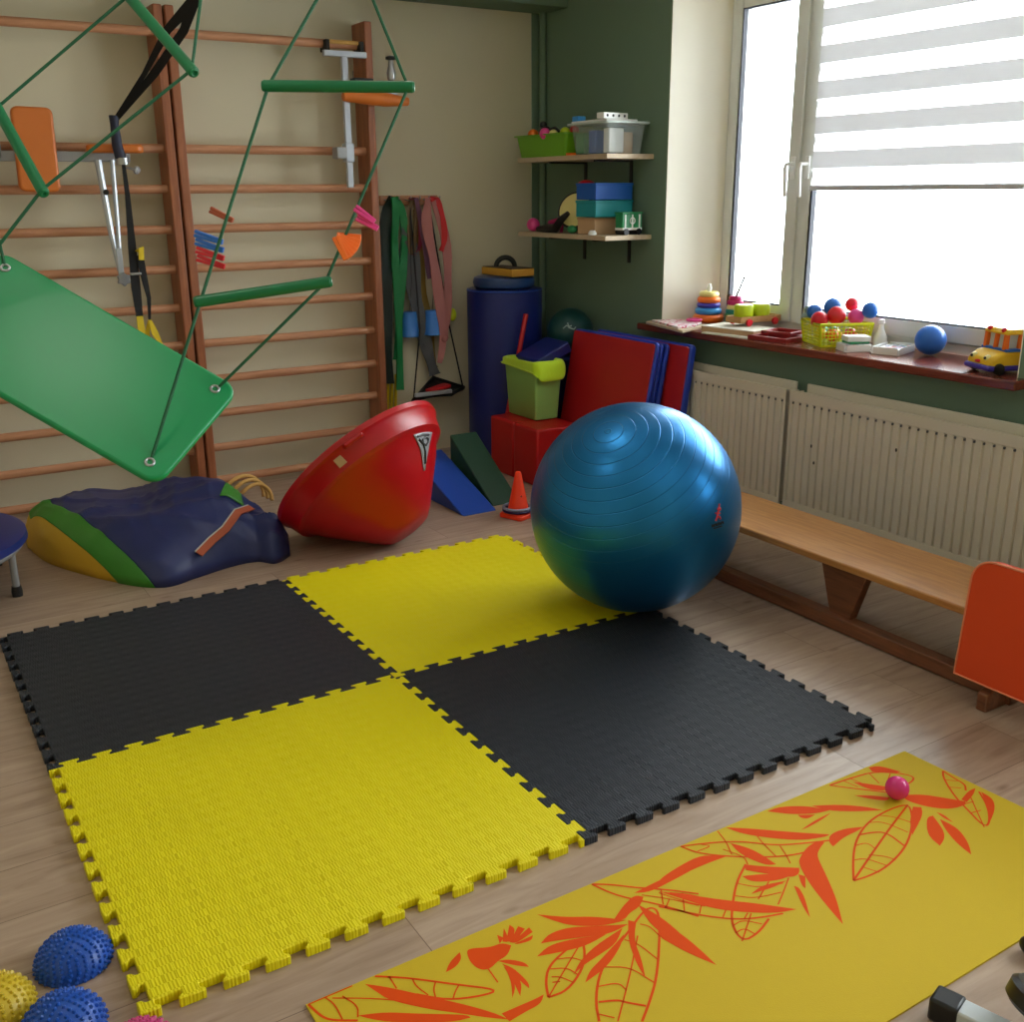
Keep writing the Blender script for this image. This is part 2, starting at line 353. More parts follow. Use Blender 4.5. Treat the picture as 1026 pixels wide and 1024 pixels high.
# plastered reveals of the openings (splayed sides and head)
w = MB()
for (y0, y1, z0, z1) in (W1, W2):
    w.prism([(XR-.001, y1), (XR-.001, y1-.004), (2.60, y1-.085), (2.60, y1)], z0, z1)
    w.prism([(XR-.001, y0), (2.60, y0), (2.60, y0+.06), (XR-.001, y0+.004)], z0, z1)
    w.bb((XR-.001, y0, z1-.02), (2.60, y1, z1))
struct(w.build('trim_2', 'reveal'))

def sash(parent, y0, y1, z0, z1, handle_y, x=2.575):
    o = MB()
    fw = .062
    for a, b in (((y0, z0), (y0+fw, z1)), ((y1-fw, z0), (y1, z1)), ((y0+fw, z0), (y1-fw, z0+fw+.01)), ((y0+fw, z1-fw), (y1-fw, z1))):
        o.bb((x, a[0], a[1]), (x+.06, b[0], b[1]))
    so = o.build('sash', 'upvc', parent, bevel=.004)
    g = MB(); gy0, gy1, gz0, gz1 = y0+fw, y1-fw, z0+fw+.01, z1-fw
    for a, b in (((gy0, gz0), (gy0+.006, gz1)), ((gy1-.006, gz0), (gy1, gz1)), ((gy0, gz0), (gy1, gz0+.006)), ((gy0, gz1-.006), (gy1, gz1))):
        g.bb((x+.002, a[0], a[1]), (x+.03, b[0], b[1]))
    g.build('gasket', 'gasket', so)
    MB().bb((x+.028, gy0, gz0), (x+.034, gy1, gz1)).build('pane', 'glass', so)
    if handle_y is not None:
        h = MB(); h.bb((x-.01, handle_y-.013, 1.50), (x, handle_y+.013, 1.60))
        h.tube([(x-.008, handle_y, 1.565), (x-.05, handle_y, 1.565), (x-.055, handle_y-.0, 1.545), (x-.045, handle_y, 1.42)], [.009, .009, .010, .008], 10)
        h.build('window_handle', 'white_item', so, bevel=.003)
def window(name, y0, y1, ym, z0, z1):
    r = bpy.data.objects.new(name, None); COL.objects.link(r); r.location = (2.6, (y0+y1)/2, z0); struct(r)
    o = MB(); f = .045
    for a, b in (((y0, z0), (y0+f, z1)), ((y1-f, z0), (y1, z1)), ((y0+f, z0), (y1-f, z0+.06)), ((y0+f, z1-f), (y1-f, z1)), ((ym-.02, z0+.06), (ym+.02, z1-f))):
        o.bb((2.59, a[0], a[1]), (2.66, b[0], b[1]))
    o.build('window_frame', 'upvc', r, bevel=.003)
    sash(r, ym+.012, y1-.03, z0+.045, z1-.03, ym+.045)
    sash(r, y0+.03, ym-.012, z0+.045, z1-.03, ym-.045)
    return r
r1 = window('window_1', -.43, 1.425, .90, .795, 2.372)
window('window_2', -3.14, -1.33, -1.75, .795, 2.39)
# weep-hole cap on the lower frame
MB().cyl((2.589, .335, .845), (2.583, .335, .845), .008, n=14).build('drain_cap', 'black_plastic', r1)
s = MB().bb((2.195, -.535, .762), (2.585, 1.60, .797)); o = s.build('window_sill', 'sill', bevel=.006); struct(o); o.name = 'trim_3'
o = MB().bb((2.195, -3.25, .762), (2.585, -1.2, .797)).build('trim_4', 'sill', bevel=.006); struct(o)

# heating pipe painted like the wall, in the corner
tag(MB().cyl((2.262, 2.585, 0), (2.262, 2.585, 2.40), .02, n=20).build('heating_pipe', 'green_wall'), 'vertical dark green painted pipe running up the room corner', 'pipe')

# ---- day and night blind
b = thing('roller_blind', 'white and grey striped day and night blind drawn halfway down the window', 'blind', (2.555, .19, 1.45))
MB().bb((2.545, -.43, 1.448), (2.563, .815, 1.47)).build('bottom_bar', 'blind_bar', b, bevel=.004)
MB().bb((2.53, -.44, 2.335), (2.575, .83, 2.40)).build('cassette', 'blind_bar', b, bevel=.006)
z = 1.47; k = 0
while z < 2.33:
    z2 = min(z+.0735, 2.335)
    MB().bb((2.553, -.425, z), (2.5545, .81, z2)).build('sheer_stripe' if k % 2 == 0 else 'opaque_stripe', 'sheer' if k % 2 == 0 else 'blind', b)
    z = z2; k += 1
for k in range(6):
    MB().bb((2.556, .800, 1.50+.15*k), (2.560, .809, 1.53+.15*k)).build('guide_clip', 'white_item', b, bevel=.001)

# ---- radiators
def radiator(y0, y1, label, z0=.10, z1=.622):
    r = thing('radiator', label, 'radiator', (2.19, (y0+y1)/2, z0), 'panel radiators under the window')
    m = MB(); x = 2.14
    m.bb((x, y0, z0), (x+.014, y1, z0+.03)); m.bb((x, y0, z1-.045), (x+.014, y1, z1))
    n = int(round((y1-y0)/.0402)); p = (y1-y0)/n; prof = []
    for i in range(n):
        a = y0+i*p
        prof += [(a, x+.001), (a+p*.34, x+.001), (a+p*.42, x+.010), (a+p*.58, x+.010), (a+p*.66, x+.001)]
    prof.append((y1, x+.001)); prof += [(y1, x+.014), (y0, x+.014)]
    m.prism([(q[1], q[0]) for q in prof], z0+.03, z1-.045)
    m.build('front_panel', 'radiator', r, bevel=.0012, seg=1)
    s = MB()
    for i in range(n):
        a = y0+i*p+p*.5; s.bb((x+.0002, a-.003, z1-.058), (x+.0092, a+.003, z1-.050))
    s.build('slot', 'band_grey', r)['kind'] = 'stuff'
    MB().bb((2.222, y0+.02, z0+.01), (2.235, y1-.02, z1+.022)).build('rear_panel', 'radiator', r, bevel=.003)
    g = MB(); g.bb((x+.014, y0, z1-.03), (2.222, y1, z1-.024))
    for i in range(int((y1-y0)/.03)): g.bb((x+.02, y0+.01+i*.03, z1-.024), (2.216, y0+.018+i*.03, z1-.016))
    g.build('grille', 'radiator', r)
    for yy in (y0, y1-.006): MB().bb((x+.004, yy, z0+.01), (2.222, yy+.006, z1-.01)).build('side_cover', 'radiator', r, bevel=.002)
    for yy in (y0+.12, y1-.12): MB().bb((2.235, yy-.015, z0+.06), (2.28, yy+.015, z1-.05)).build('bracket', 'grey_metal', r)
    return r
radiator(.486, 1.41, 'white panel radiator behind the big blue ball and folded mats')
r = radiator(-.70, .462, 'long white panel radiator behind the bench, nearer the orange cushion')
for y, z in ((.32, .40), (.30, .33), (-.11, .47)):
    MB().ball((2.1405, y, z), .005, (.25, 1, 1.6), 10).build('chip_mark', 'dark', r)

# ================================================================ WALL BARS
RUNGS = [2.150, 1.655, 1.475, 1.292, 1.108, .925, .745, .565, .390, .215, .045]
def bars(x0, x1, label):
    r = thing('wall_bars', label, 'wall bars', ((x0+x1)/2, 2.55, 0), 'wooden wall bars on the cream wall')
    for x in (x0, x1-.042):
        MB().bb((x, 2.445, 0), (x+.042, 2.60, 2.262)).build('side_post', 'posts', r, bevel=.006)
        for z in (.35, 2.0): MB().bb((x+.008, 2.60, z), (x+.034, YB, z+.05)).build('wall_bracket', 'grey_metal', r)
    for z in RUNGS:
        y = 2.50 if z < 2 else 2.475
        MB().prism([(q[0], q[1]) for q in [(.020*cos(2*pi*i/20)*1.0, .0205*sin(2*pi*i/20)) for i in range(20)]], x0+.04, x1-.04,
                   V((0, y, z)), V((0, 1, 0)), V((0, 0, 1))).build('rung', 'bars', r)
    return r
bars(-.90, .132, 'left section of brown wooden wall bars behind the green swing board')
bars(.142, 1.152, 'right section of brown wooden wall bars beside the hanging bands')

# ================================================================ BENCH
b = thing('gym_bench', 'long low wooden gym bench under the radiators', 'bench', (1.56, -.2, 0))
MB().bb((1.425, -1.16, .228), (1.765, .78, .254)).build('seat_board', 'bench_top', b, bevel=.005)
MB().bb((1.432, -1.13, .004), (1.485, .76, .052)).build('floor_beam', 'bench_dark', b, bevel=.003)
for y in (.28, -.47):
    MB().prism([(-.10, .228), (.10, .228), (.045, .05), (-.045, .05)], -.018, .018, V((1.475, y, 0)), V((0, 1, 0)), V((0, 0, 1))).build('support', 'bench_dark', b, bevel=.003)
for y in (.66, -1.10):
    MB().prism([(1.338, 0), (1.338, .055), (1.42, .085), (1.50, .228), (1.72, .228), (1.72, 0)], -.017, .017, V((0, y, 0)), V((1, 0, 0)), V((0, 0, 1))).build('foot', 'bench_dark', b, bevel=.005)
# orange cushion board leaning on the bench end
up = (V((1.392, 0, .44))-V((1.362, 0, .078))).normalized()
c = MB(); c2 = MB()
poly = [(-.18, 0), (.18, 0)]+[(q[0], q[1]) for q in arc((.115, .295, 0), (1, 0, 0), (0, 1, 0), .065, 0, pi/2, 8)]+[(q[0], q[1]) for q in arc((-.115, .295, 0), (1, 0, 0), (0, 1, 0), .065, pi/2, pi, 8)]
CO = V((1.362, -1.178, .078)); CXd = V((0, -1, 0))
c.prism(poly, -.018, .018, CO, CXd, up)
r = thing('foam_cushion', 'bright orange vinyl cushion board with rounded corners leaning on the bench end', 'cushion', CO)
c.build('pad', 'orange_cushion', r, bevel=.006, seg=3)
nn = CXd.cross(up)
c2.tube([CO+CXd*p[0]+up*p[1]+nn*(-.017 if nn.x > 0 else .017) for p in poly], .0035, 8, closed=True, hint=nn)
c2.build('piping', 'piping', r)

# ================================================================ PUZZLE MATS
N, AM, DT = 12, .0125, .0042
def edge_pts(p, q, n):
    p, q, n = V(p), V(q), V(n); d = q-p; L = d.length; o = [p-n*AM]
    for k in range(N):
        for t, l in ((.25*L/N+DT, -1), (.25*L/N+DT, -.25), (.25*L/N-DT, .25), (.25*L/N-DT, 1), (.75*L/N+DT, 1), (.75*L/N+DT, .25), (.75*L/N-DT, -.25), (.75*L/N-DT, -1)):
            o.append(p+d*((k/N)+t/L)+n*AM*l)
    return o
def hor(x0, y): return [V((a.x, a.y)) for a in edge_pts((x0, y, 0), (x0+1, y, 0), (0, 1, 0))]
def ver(x, y0): return [V((a.x, a.y)) for a in edge_pts((x, y0, 0), (x, y0+1, 0), (1, 0, 0))]
def tile(x, y, m, label):
    c = lambda a, b: V((a-AM, b-AM))
    poly = [c(x, y)]+hor(x, y)[1:]+[c(x+1, y)]+ver(x+1, y)[1:]+[c(x+1, y+1)]+hor(x, y+1)[:0:-1]+[c(x, y+1)]+ver(x, y)[:0:-1]
    mid = V((x+.5, y+.5))
    poly = [p+(mid-p)*.0006 for p in poly]
    o = MB().prism([(p.x, p.y) for p in poly], 0, .02).build('puzzle_mat', m, origin=(x+.5, y+.5, 0), bevel=.0015, seg=1)
    return tag(o, label, 'mat', 'interlocking foam floor mats')
tile(-1, 0, 'm_black', 'black interlocking foam floor mat in front of the navy bag')
tile(0, 0, 'm_yellow', 'yellow interlocking foam floor mat in front of the red tub, left of the ball')
tile(-1, -1, 'm_yellow', 'nearest yellow interlocking foam floor mat beside the spiky domes')
tile(0, -1, 'm_black', 'black interlocking foam floor mat between the ball and the orange printed yoga mat')

# ================================================================ YOGA MAT
PRINT_FILLED = [[(-0.627,-1.144),(-0.592,-1.177),(-0.540,-1.237),(-0.489,-1.296),(-0.456,-1.340),(-0.441,-1.369),(-0.474,-1.342),(-0.506,-1.311),(-0.555,-1.266),(-0.606,-1.207),(-0.616,-1.177)],
[(-0.445,-1.349),(-0.412,-1.350),(-0.378,-1.352),(-0.353,-1.351),(-0.371,-1.368),(-0.406,-1.369),(-0.443,-1.373)],
[(-0.671,-1.211),(-0.625,-1.230),(-0.578,-1.265),(-0.501,-1.316),(-0.498,-1.327),(-0.534,-1.318),(-0.624,-1.261),(-0.656,-1.230)],
[(-0.239,-1.154),(-0.196,-1.192),(-0.140,-1.225),(-0.093,-1.269),(-0.144,-1.258),(-0.198,-1.223),(-0.222,-1.187)],
[(-0.281,-1.232),(-0.252,-1.217),(-0.207,-1.222),(-0.158,-1.249),(-0.097,-1.281),(-0.145,-1.285),(-0.205,-1.260),(-0.250,-1.242)],
[(-0.308,-1.259),(-0.271,-1.245),(-0.221,-1.255),(-0.152,-1.281),(-0.205,-1.287),(-0.255,-1.276)],
[(-0.276,-1.339),(-0.244,-1.315),(-0.192,-1.296),(-0.114,-1.284),(-0.153,-1.314),(-0.202,-1.322),(-0.244,-1.328)],
[(-0.269,-1.368),(-0.244,-1.347),(-0.199,-1.331),(-0.122,-1.300),(-0.153,-1.327),(-0.209,-1.357)],
[(-0.111,-1.253),(-0.073,-1.231),(-0.028,-1.214),(-0.015,-1.230),(-0.042,-1.251),(-0.071,-1.254),(-0.096,-1.267)],
[(-0.024,-1.209),(0.021,-1.206),(0.090,-1.203),(0.171,-1.196),(0.155,-1.214),(0.074,-1.221),(0.006,-1.225)],
[(-0.041,-1.244),(-0.029,-1.281),(-0.023,-1.335),(-0.029,-1.420),(-0.036,-1.428),(-0.053,-1.371),(-0.059,-1.305)],
[(-0.089,-1.271),(-0.079,-1.285),(-0.116,-1.324),(-0.138,-1.376),(-0.165,-1.422),(-0.154,-1.379),(-0.126,-1.318)],
[(0.041,-1.247),(0.073,-1.274),(0.086,-1.292),(0.074,-1.305),(0.049,-1.277)],
[(-0.481,-1.200),(-0.462,-1.180),(-0.431,-1.166),(-0.437,-1.185),(-0.460,-1.199)],
[(-0.419,-1.171),(-0.407,-1.168),(-0.373,-1.187),(-0.346,-1.188),(-0.334,-1.205),(-0.355,-1.225),(-0.380,-1.228),(-0.404,-1.239),(-0.422,-1.231),(-0.428,-1.204)],
[(-0.351,-1.188),(-0.342,-1.163),(-0.335,-1.178)],
[(-0.343,-1.186),(-0.320,-1.153),(-0.325,-1.177),(-0.336,-1.192)],
[(-0.337,-1.190),(-0.305,-1.151),(-0.300,-1.168),(-0.328,-1.196)],
[(-0.332,-1.196),(-0.292,-1.164),(-0.284,-1.178),(-0.324,-1.201)],
[(-0.329,-1.199),(-0.275,-1.179),(-0.276,-1.195),(-0.320,-1.205)],
[(-0.326,-1.204),(-0.281,-1.203),(-0.291,-1.215),(-0.322,-1.209)],
[(-0.380,-1.228),(-0.358,-1.236),(-0.337,-1.260),(-0.337,-1.275),(-0.360,-1.255)],
[(-0.377,-1.239),(-0.364,-1.260),(-0.360,-1.310),(-0.368,-1.323),(-0.373,-1.289)],
[(-0.378,-1.247),(-0.370,-1.269),(-0.371,-1.303),(-0.393,-1.331),(-0.384,-1.295)],
[(-0.377,-1.252),(-0.378,-1.280),(-0.388,-1.307),(-0.408,-1.327),(-0.388,-1.292)],
[(0.050,-1.202),(0.123,-1.189),(0.190,-1.185),(0.233,-1.220),(0.163,-1.215),(0.089,-1.217),(0.036,-1.218)],
[(0.024,-1.233),(0.074,-1.280),(0.121,-1.329),(0.176,-1.378),(0.231,-1.435),(0.185,-1.421),(0.125,-1.378),(0.083,-1.337),(0.052,-1.282)],
[(-0.037,-1.306),(-0.024,-1.359),(-0.022,-1.410),(-0.025,-1.468),(-0.050,-1.411),(-0.061,-1.370),(-0.068,-1.344)],
[(0.311,-1.135),(0.358,-1.172),(0.432,-1.237),(0.496,-1.288),(0.481,-1.290),(0.422,-1.269),(0.366,-1.222),(0.323,-1.172)],
[(0.496,-1.288),(0.542,-1.290),(0.587,-1.310),(0.563,-1.314),(0.516,-1.313),(0.466,-1.325),(0.471,-1.308)],
[(0.374,-1.311),(0.420,-1.292),(0.456,-1.291),(0.462,-1.303),(0.430,-1.315),(0.406,-1.331),(0.373,-1.387),(0.327,-1.458),(0.276,-1.519),(0.294,-1.458),(0.321,-1.383),(0.351,-1.327)],
[(0.276,-1.187),(0.298,-1.222),(0.306,-1.259),(0.307,-1.302),(0.284,-1.292),(0.265,-1.233)],
[(0.246,-1.263),(0.281,-1.295),(0.341,-1.339),(0.324,-1.355),(0.298,-1.353),(0.263,-1.313),(0.235,-1.281)],
[(0.213,-1.292),(0.263,-1.313),(0.303,-1.349),(0.264,-1.344),(0.215,-1.318)],
[(0.186,-1.347),(0.227,-1.338),(0.284,-1.356),(0.240,-1.357)],
[(0.284,-1.377),(0.289,-1.388),(0.271,-1.422),(0.234,-1.469),(0.249,-1.435)],
[(0.322,-1.354),(0.330,-1.367),(0.298,-1.397),(0.300,-1.384)],
[(0.442,-1.140),(0.483,-1.142),(0.544,-1.178),(0.573,-1.219),(0.533,-1.211),(0.480,-1.180)],
[(0.493,-1.191),(0.530,-1.213),(0.502,-1.216),(0.490,-1.205)],
[(0.551,-1.182),(0.607,-1.211),(0.659,-1.255),(0.683,-1.289),(0.627,-1.260),(0.571,-1.221)],
[(0.454,-1.239),(0.512,-1.229),(0.569,-1.228),(0.530,-1.236),(0.475,-1.241)],
[(0.722,-1.162),(0.754,-1.198),(0.782,-1.230),(0.760,-1.237),(0.727,-1.209)],
[(0.812,-1.138),(0.843,-1.147),(0.865,-1.197),(0.842,-1.193),(0.803,-1.157)],
[(0.675,-1.206),(0.714,-1.231),(0.742,-1.262),(0.723,-1.267),(0.694,-1.237)],
[(0.774,-1.269),(0.822,-1.295),(0.853,-1.333),(0.884,-1.372),(0.874,-1.384),(0.824,-1.375),(0.788,-1.342),(0.766,-1.296)],
[(0.884,-1.362),(0.934,-1.347),(0.959,-1.349),(0.931,-1.364),(0.884,-1.377)],
[(0.656,-1.394),(0.700,-1.353),(0.757,-1.318),(0.772,-1.331),(0.745,-1.356)],
[(0.675,-1.455),(0.686,-1.413),(0.746,-1.365),(0.765,-1.369),(0.736,-1.420),(0.708,-1.444)],
[(0.767,-1.387),(0.771,-1.433),(0.742,-1.482),(0.706,-1.515),(0.715,-1.473),(0.740,-1.422)],
[(0.785,-1.364),(0.791,-1.380),(0.781,-1.414),(0.778,-1.389)],
[(0.956,-1.367),(0.953,-1.403),(0.912,-1.436),(0.837,-1.467),(0.894,-1.433)],
]
PRINT_LINES = [[(-0.738,-1.131),(-0.705,-1.126),(-0.649,-1.126)],
[(-0.738,-1.131),(-0.728,-1.181),(-0.712,-1.199),(-0.676,-1.222)],
[(-0.705,-1.126),(-0.696,-1.161),(-0.699,-1.204)],
[(-0.676,-1.150),(-0.661,-1.189),(-0.673,-1.215)],
[(-0.602,-1.128),(-0.549,-1.175),(-0.482,-1.238),(-0.417,-1.296),(-0.453,-1.292),(-0.514,-1.266),(-0.556,-1.221)],
[(-0.579,-1.150),(-0.580,-1.170),(-0.581,-1.188)],
[(-0.544,-1.181),(-0.547,-1.203),(-0.538,-1.235)],
[(-0.510,-1.212),(-0.523,-1.228),(-0.529,-1.248)],
[(-0.477,-1.244),(-0.492,-1.256),(-0.503,-1.269)],
[(-0.694,-1.145),(-0.623,-1.191),(-0.566,-1.240)],
[(-0.083,-1.136),(-0.049,-1.159),(-0.006,-1.200),(0.046,-1.241),(0.091,-1.286)],
[(-0.083,-1.136),(-0.067,-1.182),(-0.043,-1.220),(0.000,-1.270),(0.042,-1.341)],
[(-0.014,-1.223),(0.027,-1.264),(0.065,-1.315)],
[(0.032,-1.232),(0.004,-1.272)],
[(0.064,-1.265),(0.027,-1.314)],
[(-0.350,-1.362),(-0.333,-1.327),(-0.305,-1.295),(-0.255,-1.276),(-0.204,-1.265),(-0.219,-1.299),(-0.252,-1.336),(-0.309,-1.367),(-0.350,-1.362)],
[(-0.350,-1.362),(-0.285,-1.320),(-0.209,-1.272)],
[(-0.322,-1.334),(-0.308,-1.340)],
[(-0.305,-1.302),(-0.275,-1.317),(-0.269,-1.343)],
[(-0.280,-1.286),(-0.251,-1.298),(-0.239,-1.318)],
[(-0.315,-1.321),(-0.300,-1.330),(-0.288,-1.356)],
[(-0.305,-1.461),(-0.282,-1.419),(-0.242,-1.373),(-0.196,-1.339),(-0.111,-1.300),(-0.050,-1.268),(-0.021,-1.264),(-0.019,-1.287),(-0.080,-1.361),(-0.147,-1.433),(-0.197,-1.473),(-0.239,-1.503)],
[(-0.276,-1.479),(-0.184,-1.398),(-0.102,-1.319)],
[(-0.254,-1.390),(-0.215,-1.402),(-0.215,-1.426)],
[(-0.277,-1.422),(-0.243,-1.438),(-0.237,-1.448),(-0.209,-1.477)],
[(-0.212,-1.355),(-0.171,-1.381),(-0.158,-1.439)],
[(-0.132,-1.314),(-0.116,-1.337),(-0.112,-1.393)],
[(-0.076,-1.294),(-0.063,-1.309),(-0.065,-1.343)],
[(-0.297,-1.444),(-0.276,-1.469)],
[(-0.407,-1.237),(-0.410,-1.278)],
[(-0.416,-1.206),(-0.410,-1.219)],
[(0.171,-1.133),(0.210,-1.150),(0.257,-1.171),(0.307,-1.200),(0.358,-1.252),(0.444,-1.291),(0.477,-1.304)],
[(0.171,-1.133),(0.187,-1.176),(0.233,-1.220),(0.305,-1.271),(0.374,-1.303),(0.435,-1.310)],
[(0.192,-1.170),(0.233,-1.173),(0.216,-1.155)],
[(0.284,-1.130),(0.271,-1.180),(0.248,-1.222)],
[(0.354,-1.187),(0.340,-1.225),(0.328,-1.281)],
[(0.365,-1.257),(0.349,-1.294),(0.336,-1.317)],
[(-0.008,-1.272),(0.021,-1.307),(0.054,-1.347),(0.102,-1.392),(0.158,-1.417),(0.197,-1.429)],
[(0.021,-1.237),(0.048,-1.287),(0.075,-1.324)],
[(0.026,-1.266),(0.001,-1.284)],
[(0.070,-1.318),(0.050,-1.335)],
[(0.106,-1.355),(0.083,-1.370)],
[(0.136,-1.388),(0.116,-1.398)],
[(0.250,-1.265),(0.190,-1.299),(0.132,-1.347),(0.082,-1.396),(0.064,-1.447),(0.110,-1.445),(0.160,-1.425)],
[(0.295,-1.351),(0.249,-1.380),(0.209,-1.403)],
[(0.249,-1.337),(0.186,-1.368)],
[(0.141,-1.393),(0.065,-1.445)],
[(0.186,-1.304),(0.214,-1.340),(0.271,-1.358)],
[(0.153,-1.333),(0.182,-1.362),(0.245,-1.378)],
[(0.081,-1.401),(0.111,-1.398),(0.136,-1.429)],
[(0.070,-1.420),(0.097,-1.418),(0.102,-1.444)],
[(0.253,-1.268),(0.267,-1.242),(0.245,-1.196)],
[(0.407,-1.435),(0.464,-1.384),(0.522,-1.341),(0.598,-1.306),(0.677,-1.294),(0.759,-1.301),(0.730,-1.337),(0.667,-1.384),(0.595,-1.420),(0.507,-1.442),(0.448,-1.442),(0.407,-1.435)],
[(0.411,-1.433),(0.522,-1.390),(0.636,-1.347),(0.753,-1.306)],
[(0.511,-1.350),(0.545,-1.356),(0.540,-1.385)],
[(0.550,-1.326),(0.587,-1.336),(0.615,-1.354),(0.606,-1.411)],
[(0.611,-1.305),(0.644,-1.321),(0.657,-1.381)],
[(0.467,-1.386),(0.493,-1.394),(0.512,-1.438)],
[(0.463,-1.414),(0.478,-1.446)],
[(0.657,-1.299),(0.682,-1.321),(0.698,-1.361)],
[(0.510,-1.390),(0.539,-1.416),(0.545,-1.436)],
[(0.660,-1.142),(0.732,-1.148),(0.814,-1.160),(0.882,-1.228),(0.841,-1.248),(0.778,-1.233)],
[(0.660,-1.142),(0.695,-1.180),(0.731,-1.217),(0.754,-1.241)],
[(0.729,-1.150),(0.738,-1.188)],
[(0.791,-1.155),(0.773,-1.204)],
[(0.835,-1.188),(0.784,-1.217)],
[(0.706,-1.148),(0.714,-1.186)],
[(0.960,-1.253),(0.931,-1.276),(0.883,-1.343),(0.863,-1.386),(0.826,-1.465),(0.854,-1.461),(0.911,-1.417),(0.952,-1.364)],
[(0.960,-1.253),(0.954,-1.291),(0.952,-1.325),(0.928,-1.343)],
[(0.927,-1.352),(0.879,-1.405),(0.826,-1.465)],
[(0.928,-1.284),(0.950,-1.304)],
[(0.904,-1.308),(0.929,-1.330)],
[(0.863,-1.377),(0.902,-1.384)],
[(0.850,-1.411),(0.883,-1.417)],
]

m = MB(); x0, x1, y0, y1 = -.742, .985, -1.742, -1.133
m.prism([(x0, y0), (x1+.012, y0), (x1-.012-.012, y1), (x0, y1)], 0, .0045)
m.cur = 1
def inside(p): return x0+.004 < p[0] < x1-.01 and y0+.004 < p[1] < y1-.002
for i, poly in enumerate(PRINT_FILLED):
    if not all(inside(p) for p in poly):
        poly = [(min(max(p[0], x0+.004), x1-.02), min(max(p[1], y0+.004), y1-.003)) for p in poly]
    z = .0048+.00002*(i % 5)
    for _ in range(2):      # round the drawn outline but keep the pointed tips
        q = []; n_ = len(poly)
        for j in range(n_):
            a, b2, c2 = V(poly[j-1]).to_2d() if len(poly[j-1]) > 2 else V((poly[j-1][0], poly[j-1][1])), V((poly[j][0], poly[j][1])), V((poly[(j+1) % n_][0], poly[(j+1) % n_][1]))
            u_, v_ = (b2-a), (c2-b2)
            if u_.length < 1e-6 or v_.length < 1e-6: continue
            if abs(u_.angle(v_)) > 1.25: q.append((b2.x, b2.y))
            else: q += [tuple(b2*.75+a*.25), tuple(b2*.75+c2*.25)]
        poly = q
    m.add([V((p[0], p[1], z)) for p in poly], [tuple(range(len(poly)))])
for ln in PRINT_LINES:
    ps = [V((min(max(p[0], x0+.004), x1-.01), min(max(p[1], y0+.004), y1-.003), 0)) for p in ln]
    # smooth the drawn stroke
    for _ in range(2):
        q = [ps[0]]
        for a, b2 in zip(ps, ps[1:]): q += [a*.75+b2*.25, a*.25+b2*.75]
        ps = q+[ps[-1]]
    k = len(ps); wd = .0050 if len(ln) > 3 else .0030
    L, R = [], []
    for i, p in enumerate(ps):
        d = (ps[min(i+1, k-1)]-ps[max(i-1, 0)]); d.z = 0
        if d.length < 1e-6: d = V((1, 0, 0))
        d.normalize(); nn = V((-d.y, d.x, 0))*wd/2; L.append(p+nn); R.append(p-nn)
    m.add([V((p.x, p.y, .00495)) for p in L+R], [(i, i+1, k+i+1, k+i) for i in range(k-1)])
o = m.build('yoga_mat', ['yoga', 'print'], origin=((x0+x1)/2, (y0+y1)/2, 0))
tag(o, 'long yellow yoga mat printed with orange flowers, leaves and a bird', 'yoga mat')
tag(MB().ball((.752, -1.272, .0345), .029).build('plastic_ball', 'pink_ball'), 'small pink plastic ball lying on the yoga mat', 'ball')

# ================================================================ BIG BALL
BC, BR = V((.970, .056, .3885)), .368
r = thing('exercise_ball', 'huge pearly blue exercise ball with ring grooves on the foam mats', 'ball', BC)
MB().ball(BC, BR, n=96).build('shell', 'ball', r, angle=180)
def on_ball(u, v, off=.0012, c0=V((.143, -.983, .116)).normalized()):
    e1 = V((0, 0, 1)).cross(c0).normalized(); e2 = c0.cross(e1)
    return BC+(c0+e1*u+e2*v).normalized()*(BR+off)
LG = MB()
for pts, rr in (([(-.03, -.01), (-.01, .02), (.0, .05), (.02, .075)], .0035), ([(-.01, .02), (.02, .02), (.035, -.005)], .003), ([(0, .05), (-.03, .06)], .0025), ([(0, .05), (.035, .045)], .0025), ([(.005, .085), (.03, .1), (.04, .13)], .003)):
    LG.tube([on_ball(*p) for p in pts], rr, 8)
LG.ball(on_ball(.028, .085), .007, n=12)
LG.build('printed_figure', 'logo', r)
LI = MB()
for k in range(7):
    u = -.075+.024*k
    LI.tube([on_ball(u, -.035), on_ball(u, -.06)], .0022, 6); LI.tube([on_ball(u, -.035-.012*(k % 2)), on_ball(u+.012, -.035-.02*((k+1) % 2))], .002, 6)
    if k < 5: LI.tube([on_ball(u+.02, -.075), on_ball(u+.034, -.075)], .002, 6)
LI.build('printed_lettering', 'ink', r)
# ================================================================ GREEN SWING BOARD
H1, H2, H3 = V((-.488, -.012, .964)), V((-.694, -.120, .821)), V((-.897, .353, 1.267))
LX = (H3-H1).normalized(); SX = (H2-H1); SX = (SX-LX*SX.dot(LX)).normalized()
H4 = H3+(H2-H1)
BN = LX.cross(SX);  BN = -BN if BN.z < 0 else BN
BM = (H1+H2+H3+H4)/4
r = thing('swing_board', 'green plastic therapy swing board hanging on thin green ropes', 'swing', BM)
XX = LX; YY = BN.cross(XX)
ln = (H3-H1).length+.10; wd = (H2-H1).length+.085
MB().prism(rrect(ln, wd, .045, 8), -.013, .009, BM, XX, YY).build('board', 'board', r, bevel=.008, seg=4)
for h in (H1, H2, H3, H4):
    MB().torus(h+BN*.010, .010, .0035, BN, 24, 10).build('eyelet', 'metal', r)
    MB().ball(h-BN*.026, .011, n=14).build('rope_knot', 'rope', r)
D_r, D_l, C_r, C_l = V((-.218, -.143, 1.236)), V((-.510, -.037, 1.197)), V((.041, -.133, 1.710)), V((-.272, .026, 1.712))
